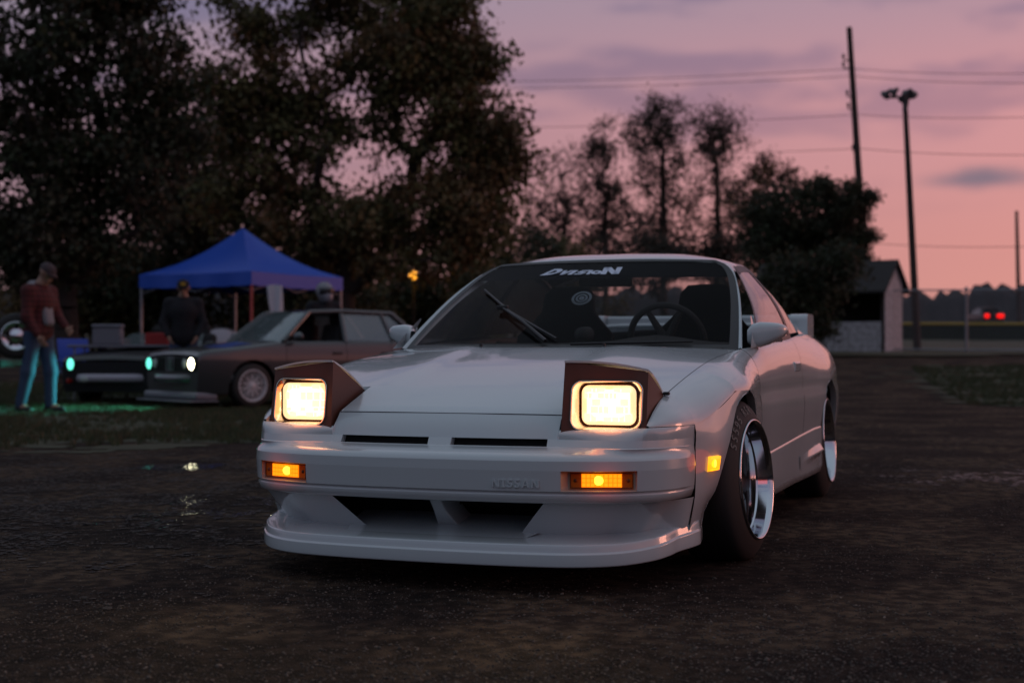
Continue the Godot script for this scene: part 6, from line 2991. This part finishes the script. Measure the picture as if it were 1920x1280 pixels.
func fences() -> void:
	# wire netting fence along the field
	var a := at(1655, 655, 46.8)
	var c := at(2150, 665, 44.0)
	var o := thing("wire_fence", "tall wire netting fence on galvanised posts, right of the shed", "fence", Vector3(a.x, 0, a.z))
	var run := Vector3(c.x - a.x, 0, c.z - a.z)
	var len := run.length()
	var dir := run / len
	var high := 2.05
	var n := int(len / 2.42)
	for k in n + 1:
		var p := dir * (len * k / n)
		var y := land(a.x + p.x, a.z + p.z)
		var b := MB.new()
		b.tube([p + Vector3(0, y - 0.1, 0), p + Vector3(0, y + high + 0.05, 0)], [0.045, 0.045], 10)
		b.ball(p + Vector3(0, y + high + 0.06, 0), Vector3(0.055, 0.05, 0.055))
		part("post", b, M.galvanised, o)
	for h in [0.12, high]:
		var b := MB.new()
		var pts := []
		for k in 25:
			var p := dir * (len * k / 24.0)
			pts.append(p + Vector3(0, land(a.x + p.x, a.z + p.z) + h, 0.05))
		b.tube(pts, span(0.024, 0.024, 24), 8)
		part("rail", b, M.galvanised, o)
	var b := MB.new()
	var gap := 0.11
	for s in [-1.0, 1.0]:
		var x := -high
		while x < len + high:
			var x0 := x
			var x1: float = x + high
			if x1 > 0.0 and x0 < len:
				var p0 := dir * clampf(x0, 0, len)
				var p1 := dir * clampf(x1, 0, len)
				var h0 := clampf(-x0, 0.0, high)
				var h1 := high - clampf(x1 - len, 0.0, high)
				var base := land(a.x + p0.x, a.z + p0.z)
				var t0 := h0 if s > 0 else high - h0
				var t1 := h1 if s > 0 else high - h1
				b.tube([p0 + Vector3(0, base + t0, 0.06), p1 + Vector3(0, base + t1, 0.06)], [0.0028, 0.0028], 3, false)
			x += gap
	tag(part("netting", b, M.galvanised, o), "", "", "", "stuff")
	# far outfield fence with a yellow cap
	a = at(1640, 640, 92.0)
	c = at(2300, 640, 84.0)
	o = thing("outfield_fence", "far low dark fence with a yellow capped top, across the field", "fence", Vector3(a.x, 0, a.z))
	run = Vector3(c.x - a.x, 0, c.z - a.z)
	var top := []
	var bot := []
	var cap_pts := []
	for k in 21:
		var p := run * (k / 20.0)
		var y := land(a.x + p.x, a.z + p.z)
		bot.append(p + Vector3(0, y, 0))
		top.append(p + Vector3(0, y + 1.02, 0))
		cap_pts.append(p + Vector3(0, y + 1.06, 0))
	b = MB.new()
	b.grid([bot, top])
	part("windscreen_cloth", b, M.dark_green_cloth, o)
	b = MB.new()
	b.tube(cap_pts, span(0.085, 0.085, 20), 8)
	part("cap_tube", b, M.yellow_cap, o)
	for k in 11:
		b = MB.new()
		var p := run * (k / 10.0)
		var y := land(a.x + p.x, a.z + p.z)
		b.tube([p + Vector3(0, y - 0.1, -0.05), p + Vector3(0, y + 1.0, -0.05)], [0.04, 0.04], 6)
		part("post", b, M.galvanised, o)


func far_cars() -> void:
	var p := at(1865, 592, 112.0)
	p.z -= 4.45
	var o := thing("far_car", "far dark car with two red tail lamps lit, beyond the field", "car", Vector3(p.x, land(p.x, p.z), p.z), PI)
	var base := EYE + (658.2 - 592.0) / FOCAL * 112.0 - 0.80
	o.position.y = base
	boxy_car(o, M.dark_paint, {
		"half": 0.86, "length": 4.4, "axles": [0.85, 3.45], "tyre": 0.33, "rim": 0.21, "rim_mat": M.dark_metal, "belt": 1.0, "height": 1.5, "bumper": M.dark_paint,
		"top": [[0.0, 0.75], [0.1, 0.85], [1.2, 1.0], [3.6, 1.0], [4.2, 1.0], [4.4, 0.95]],
		"roof": [[1.2, 1.9, 0.04], [2.3, 2.32, 0.04], [3.2, 3.1, 0.04], [3.9, 3.5, 0.05]], "open": [], "joints": [], "handles": [],
	})
	for x in [-0.50, 0.50]:
		var b := MB.new()
		b.box(C(x * 1.06, 0.80, 4.42), Vector3(0.34 if x > 0 else 0.52, 0.30, 0.08), Basis(), 0.03)
		part("tail_lamp", b, M.red_glow, o)


func hills() -> void:
	var rows := [[], [], [], []]
	for k in 1441:
		var a := TAU * (k % 1440) / 1440.0
		var d := 230.0
		var p := Vector3(sin(a) * d, 0, -cos(a) * d)
		var g := land(p.x, -d)
		var h := 6.4 + 1.4 * soft_noise.get_noise_2d(sin(a) * 260.0, cos(a) * 260.0) + 1.2 * soft_noise.get_noise_2d(sin(a) * 2600.0, cos(a) * 2600.0) + 1.5 * soft_noise.get_noise_2d(sin(a) * 11000.0, cos(a) * 11000.0) + 1.2 * soft_noise.get_noise_2d(sin(a) * 30000.0, cos(a) * 30000.0)
		h += 26.0 * smoothstep(0.2, -0.5, cos(a))  # unseen rise behind the camera, added to keep low sky off the bumper
		if cos(a) < 0.3:
			g = 0.0
		rows[0].append(p * 0.90 + Vector3(0, minf(g, 3.0) - 3.0, 0))
		rows[1].append(p + Vector3(0, g + h * 0.72, 0))
		rows[2].append(p * 1.03 + Vector3(0, g + h, 0))
		rows[3].append(p * 1.2 + Vector3(0, -5, 0))
	var b := MB.new()
	b.grid(rows)
	tag(part("hills", b, M.hill), "low wooded hills along the horizon, raised behind the camera to darken the low sky", "hills", "", "structure")


func yard_lamp() -> void:
	var p := at(775, 516, 40.0)
	var o := thing("yard_lamp", "small warm lamp glowing on a post among the dark trees", "lamp", Vector3(p.x, land(p.x, p.z), p.z))
	var h := p.y - o.position.y
	var b := MB.new()
	b.tube([Vector3(0, 0, -0.05), Vector3(0, h - 0.2, -0.05), Vector3(0, h + 0.18, 0)], [0.05, 0.04, 0.03], 8)
	part("post", b, M.void, o)
	b = MB.new()
	b.ball(Vector3(0, h, 0.05), Vector3(0.13, 0.15, 0.13))
	part("lamp_globe", b, M.yard_glow, o)
	var l := OmniLight3D.new()
	l.name = "yard_lamp_light"
	l.light_color = Color(1.0, 0.72, 0.30)
	l.light_energy = 0.35
	l.light_size = 0.12
	l.omni_range = 40.0
	l.omni_attenuation = 2.0
	l.shadow_enabled = true
	o.add_child(l)
	l.position = Vector3(0, h, 0.34)


func trees() -> void:
	var brown := [Color(0.12, 0.082, 0.032), Color(0.10, 0.088, 0.030), Color(0.135, 0.078, 0.030), Color(0.08, 0.080, 0.027)]
	var green := [Color(0.024, 0.034, 0.012), Color(0.032, 0.036, 0.015), Color(0.042, 0.038, 0.018)]
	var bare := [Color(0.05, 0.034, 0.026), Color(0.035, 0.032, 0.022), Color(0.06, 0.036, 0.024)]
	var f := func(u: float, d: float) -> Vector3:
		var p := at(u, 650, d)
		return Vector3(p.x, land(p.x, p.z), p.z)
	tree("maple_tree", "large brown-leaved tree behind the blue canopy", f.call(640, 38.0), 38.0, [[760, 110, 135, 130, 56], [530, 20, 150, 100, 38], [640, -50, 170, 60, 26], [850, 210, 120, 160, 56], [880, 390, 100, 105, 38], [470, 190, 120, 120, 40], [920, 290, 72, 65, 22], [740, 420, 160, 110, 46], [830, 40, 105, 110, 34], [620, 220, 150, 140, 32], [450, 320, 120, 100, 30], [560, 430, 130, 90, 32], [905, 110, 40, 40, 9]], 0.36, 1.8, 135, 0.56, 0.165, brown)
	tree("dark_leaf_tree", "dark green tree towering over the person in plaid", f.call(120, 31.0), 31.0, [[120, 90, 200, 170, 60], [60, 310, 130, 150, 36], [230, 330, 110, 120, 28], [310, 180, 80, 150, 24], [120, 440, 120, 90, 20], [30, 480, 90, 90, 14], [210, -20, 150, 70, 22]], 0.28, 2.0, 150, 0.52, 0.155, green)
	tree("dark_leaf_tree", "dark tree filling the gap between the maple and its taller neighbour", f.call(330, 45.0), 45.0, [[330, 430, 130, 120, 40], [390, 330, 80, 110, 22], [260, 520, 110, 70, 20]], 0.2, 1.2, 190, 0.7, 0.17, green)
	var hedge := [[60, 560, 44.0], [190, 545, 46.0], [330, 560, 47.0], [480, 545, 46.0], [620, 540, 45.0], [740, 560, 49.0], [860, 540, 48.0], [960, 520, 52.0], [1060, 540, 58.0]]
	var marks := ["behind the trailer", "behind the camp chairs", "behind the person in black", "under the blue canopy", "behind the helmeted person", "around the glowing yard lamp", "behind the coupe's windscreen pillar", "left of the bare trees", "below the bare trees"]
	for i in hedge.size():
		var h: Array = hedge[i]
		tree("bush", "dense dark bush " + marks[i], f.call(h[0], h[2]), h[2], [[h[0], h[1], 95, 95, 30], [h[0] + 30, h[1] + 60, 90, 50, 14]], 0.10, 0.4, 190, 0.6, 0.17, [brown[0], green[1], brown[3]], "bushes along the wood's edge")
	# thin trees against the pink sky
	tree("bare_tree", "thin nearly leafless tree beside the big maple's right edge", f.call(1055, 74.0), 74.0, [[1050, 380, 70, 120, 90], [1030, 470, 80, 80, 50]], 0.16, 5.0, 22, 0.6, 0.16, bare, "thin trees against the sky", 0.016)
	tree("bare_tree", "narrow dark tree with a bare tip left of the two round-crowned trees", f.call(1135, 73.0), 73.0, [[1130, 260, 24, 45, 14], [1135, 340, 45, 80, 44], [1130, 430, 75, 80, 50]], 0.17, 7.5, 34, 0.6, 0.17, bare, "thin trees against the sky", 0.016)
	tree("round_tree", "tall thin tree with a round dark crown, highest behind the coupe's roof", f.call(1244, 70.0), 70.0, [[1238, 232, 62, 55, 76], [1205, 270, 40, 40, 20], [1240, 330, 62, 80, 60], [1225, 430, 95, 90, 90]], 0.20, 9.6, 26, 0.6, 0.15, [green[2], bare[1]], "thin trees against the sky", 0.013)
	tree("round_tree", "tall thin tree with a sparse oval crown, between the round crown and the reddish tree", f.call(1345, 72.0), 72.0, [[1352, 245, 60, 55, 76], [1345, 320, 60, 70, 50], [1350, 430, 90, 90, 90]], 0.18, 9.2, 18, 0.6, 0.15, [green[2], bare[1]], "thin trees against the sky", 0.013)
	tree("small_red_tree", "small reddish tree beside the sparse oval-crowned tree", f.call(1445, 66.0), 66.0, [[1455, 318, 42, 30, 24], [1412, 328, 26, 18, 8], [1420, 380, 75, 60, 50]], 0.14, 3.5, 36, 0.45, 0.15, [brown[2], bare[2]], "", 0.014)
	tree("leafy_tree", "dense dark leafy tree over the shed", f.call(1500, 56.0), 56.0, [[1490, 420, 85, 60, 50], [1500, 365, 26, 22, 5], [1545, 372, 30, 25, 7], [1590, 375, 30, 16, 6], [1440, 385, 40, 24, 7], [1580, 425, 55, 50, 24], [1440, 450, 60, 60, 22], [1560, 470, 80, 50, 26], [1480, 540, 110, 70, 34]], 0.2, 1.6, 110, 0.55, 0.17, green)
	tree("bush", "dark bush hiding the open left side of the shed", f.call(1500, 43.0), 43.0, [[1500, 560, 70, 90, 40], [1440, 580, 60, 80, 22], [1560, 520, 50, 50, 18], [1535, 590, 40, 60, 14]], 0.08, 0.4, 130, 0.5, 0.14, green)
	tree("sprig_tree", "spindly tree with leafy sprays around the foot of the leaning power pole", f.call(1610, 54.0), 54.0, [[1570, 352, 40, 16, 9], [1628, 378, 30, 20, 9], [1622, 450, 26, 40, 14], [1590, 400, 50, 50, 22], [1545, 350, 20, 14, 5]], 0.08, 2.5, 70, 0.3, 0.15, green)
	tree("bush", "low brown bush showing over the coupe's roof", f.call(1280, 60.0), 60.0, [[1280, 490, 90, 50, 26], [1180, 500, 80, 50, 20], [1370, 490, 60, 50, 16]], 0.10, 0.5, 130, 0.55, 0.18, bare, "bushes along the wood's edge")


func place_materials() -> void:
	mat("grey_paint", lin(0.024, 0.030, 0.034), 0.35)
	M.grey_paint.clearcoat_enabled = true
	M.grey_paint.clearcoat = 1.0
	M.grey_paint.clearcoat_roughness = 0.08
	pane("far_glass", Color(0.50, 0.55, 0.56), 0.5)
	M.far_glass.metallic = 0.5
	mat("grey_edge", lin(0.16, 0.16, 0.19), 0.4)
	mat("rim_white", lin(0.55, 0.53, 0.55), 0.45)
	mat("trailer_steel", lin(0.012, 0.012, 0.014), 0.8)
	mat("trailer_guard", lin(0.10, 0.095, 0.11), 0.6)
	mat("dark_paint", lin(0.008, 0.008, 0.010), 0.35)
	mat("pale_paint", lin(0.34, 0.32, 0.38), 0.4)
	mat("blue_cloth", lin(0.014, 0.075, 0.46), 0.5)
	mat("red_cloth", lin(0.30, 0.02, 0.02), 0.8)
	mat("red_pole", lin(0.32, 0.04, 0.045), 0.5)
	mat("pale_cloth", lin(0.55, 0.54, 0.60), 0.9)
	mat("tent_cloth", lin(0.26, 0.24, 0.27), 0.8)
	mat("table_grey", lin(0.14, 0.14, 0.17), 0.6)
	mat("plaid", Color.WHITE, 0.9)
	var im := Image.create(64, 64, false, Image.FORMAT_RGB8)
	for y in 64:
		for x in 64:
			var a := 1.0 if (x / 8) % 2 == 0 else 0.35
			var c := 1.0 if (y / 8) % 2 == 0 else 0.35
			var k := (a + c) * 0.5
			im.set_pixel(x, y, lin(0.10 * k, 0.018 * k, 0.020 * k))
	M.plaid.albedo_texture = ImageTexture.create_from_image(im)
	M.plaid.uv1_triplanar = true
	M.plaid.uv1_scale = Vector3.ONE * 4.0
	mat("denim", lin(0.035, 0.06, 0.12), 0.9)
	mat("skin", lin(0.30, 0.17, 0.12), 0.6)
	mat("hood_grey", lin(0.20, 0.19, 0.21), 0.95)
	mat("dark_cap", lin(0.05, 0.035, 0.04), 0.9)
	mat("black_cloth", lin(0.008, 0.008, 0.012), 0.95)
	mat("yellow_patch", lin(0.55, 0.32, 0.03), 0.8)
	mat("helmet", lin(0.16, 0.16, 0.19), 0.25)
	mat("visor", lin(0.006, 0.006, 0.008), 0.05)
	glow("far_headlight", lin(1, 1, 0.9), Color(1.0, 0.97, 0.80), 25.0)
	glow("cyan_lamp", lin(0.4, 0.9, 0.8), Color(0.42, 1.0, 0.88), 1.5)
	mat("lamp_clear", lin(0.35, 0.40, 0.38), 0.1)
	glow("red_glow", lin(0.5, 0.02, 0.01), Color(1.0, 0.06, 0.03), 1.6)
	glow("yard_glow", lin(0.9, 0.7, 0.3), Color(1.0, 0.66, 0.25), 0.15)
	mat("dark_green_cloth", lin(0.018, 0.026, 0.018), 0.95)
	mat("lens_flute", lin(0.9, 0.9, 0.85), 0.1)
	M.lens_flute.emission_enabled = true
	M.lens_flute.emission = Color(1.0, 0.91, 0.72)
	M.lens_flute.emission_energy_multiplier = 1.15
	mat("lamp_grey", lin(0.42, 0.36, 0.30), 0.4)
	glow("amber_flute", lin(0.9, 0.4, 0.03), Color(1.0, 0.58, 0.06), 1.3)
	mat("amber_dark", lin(0.10, 0.03, 0.008), 0.3)
	glow("amber_marker", lin(0.9, 0.4, 0.03), Color(1.0, 0.62, 0.08), 1.6)
	mat("sun_strip", lin(0.006, 0.006, 0.008), 0.9)
	M.sun_strip.metallic_specular = 0.05


func _ready() -> void:
	rng.seed = 20
	soft_noise.seed = 4
	soft_noise.frequency = 0.02
	soft_noise.fractal_octaves = 3
	camera_and_light()
	materials()
	place_materials()
	ground()
	hills()
	var verge := [[-9.5, -10.9], [-4.0, -11.2], [-1.6, -12.6], [-0.8, -15.5], [-0.9, -24.0], [-14.0, -30.0], [-16.0, -14.0]]
	var bank := [[6.6, -20.5], [16.0, -17.5], [22.0, -30.0], [14.0, -36.0], [9.8, -35.0]]
	var field := [[-40.0, -62.0], [-3.0, -44.0], [5.0, -42.0], [40.0, -40.0], [70.0, -80.0], [60.0, -128.0], [-60.0, -128.0]]
	sheet("grass_verge", verge, 0.006, M.turf, 0.1, "strip of grass under the cars by the blue canopy")
	sheet("grass_bank", bank, 0.012, M.turf, 0.35, "patch of grass on the far right of the lot")
	damp(Vector2(-3.0, -7.6), 2.2, 3.0, 0.1, "damp bluish dirt to the left of the white coupe")
	damp(Vector2(3.2, -8.6), 1.1, 0.9, 0.2, "damp glinting dirt at the right, past the rear wheel")
	sheet("playing_field", field, 0.05, M.turf, 1.4, "dark playing field beyond the wire fence")
	trees()
	shed()
	fences()
	poles()
	yard_lamp()
	canopy()
	camp()
	far_cars()
	trailer()
	dark_coupe()
	grey_sedan()
	people()
	white_car()
	gravel()
	grass("verge_grass", verge, 34000, 0.075, "short grass growing on the verge under the cars")
	grass("bank_grass", bank, 14000, 0.09, "short grass growing on the bank at the right")
	puddle(Vector3(-2.4, 0.004, -9.95), 0.62, 0.75, 0.2, "shallow puddle catching the sedan's headlamps, left of the white coupe")
	damp(Vector2(-1.60, -6.95), 0.34, 0.85, 0.05, "cluster of tiny puddles glinting in the dirt, nearest the white coupe's left lamp", M.water_ripple, "puddle", 0.02, 0.03)
	damp(Vector2(3.2, -8.7), 0.9, 0.6, 0.2, "broken wet patch at the right, past the rear wheel", M.wet_sheen, "puddle", -0.02, 0.04)
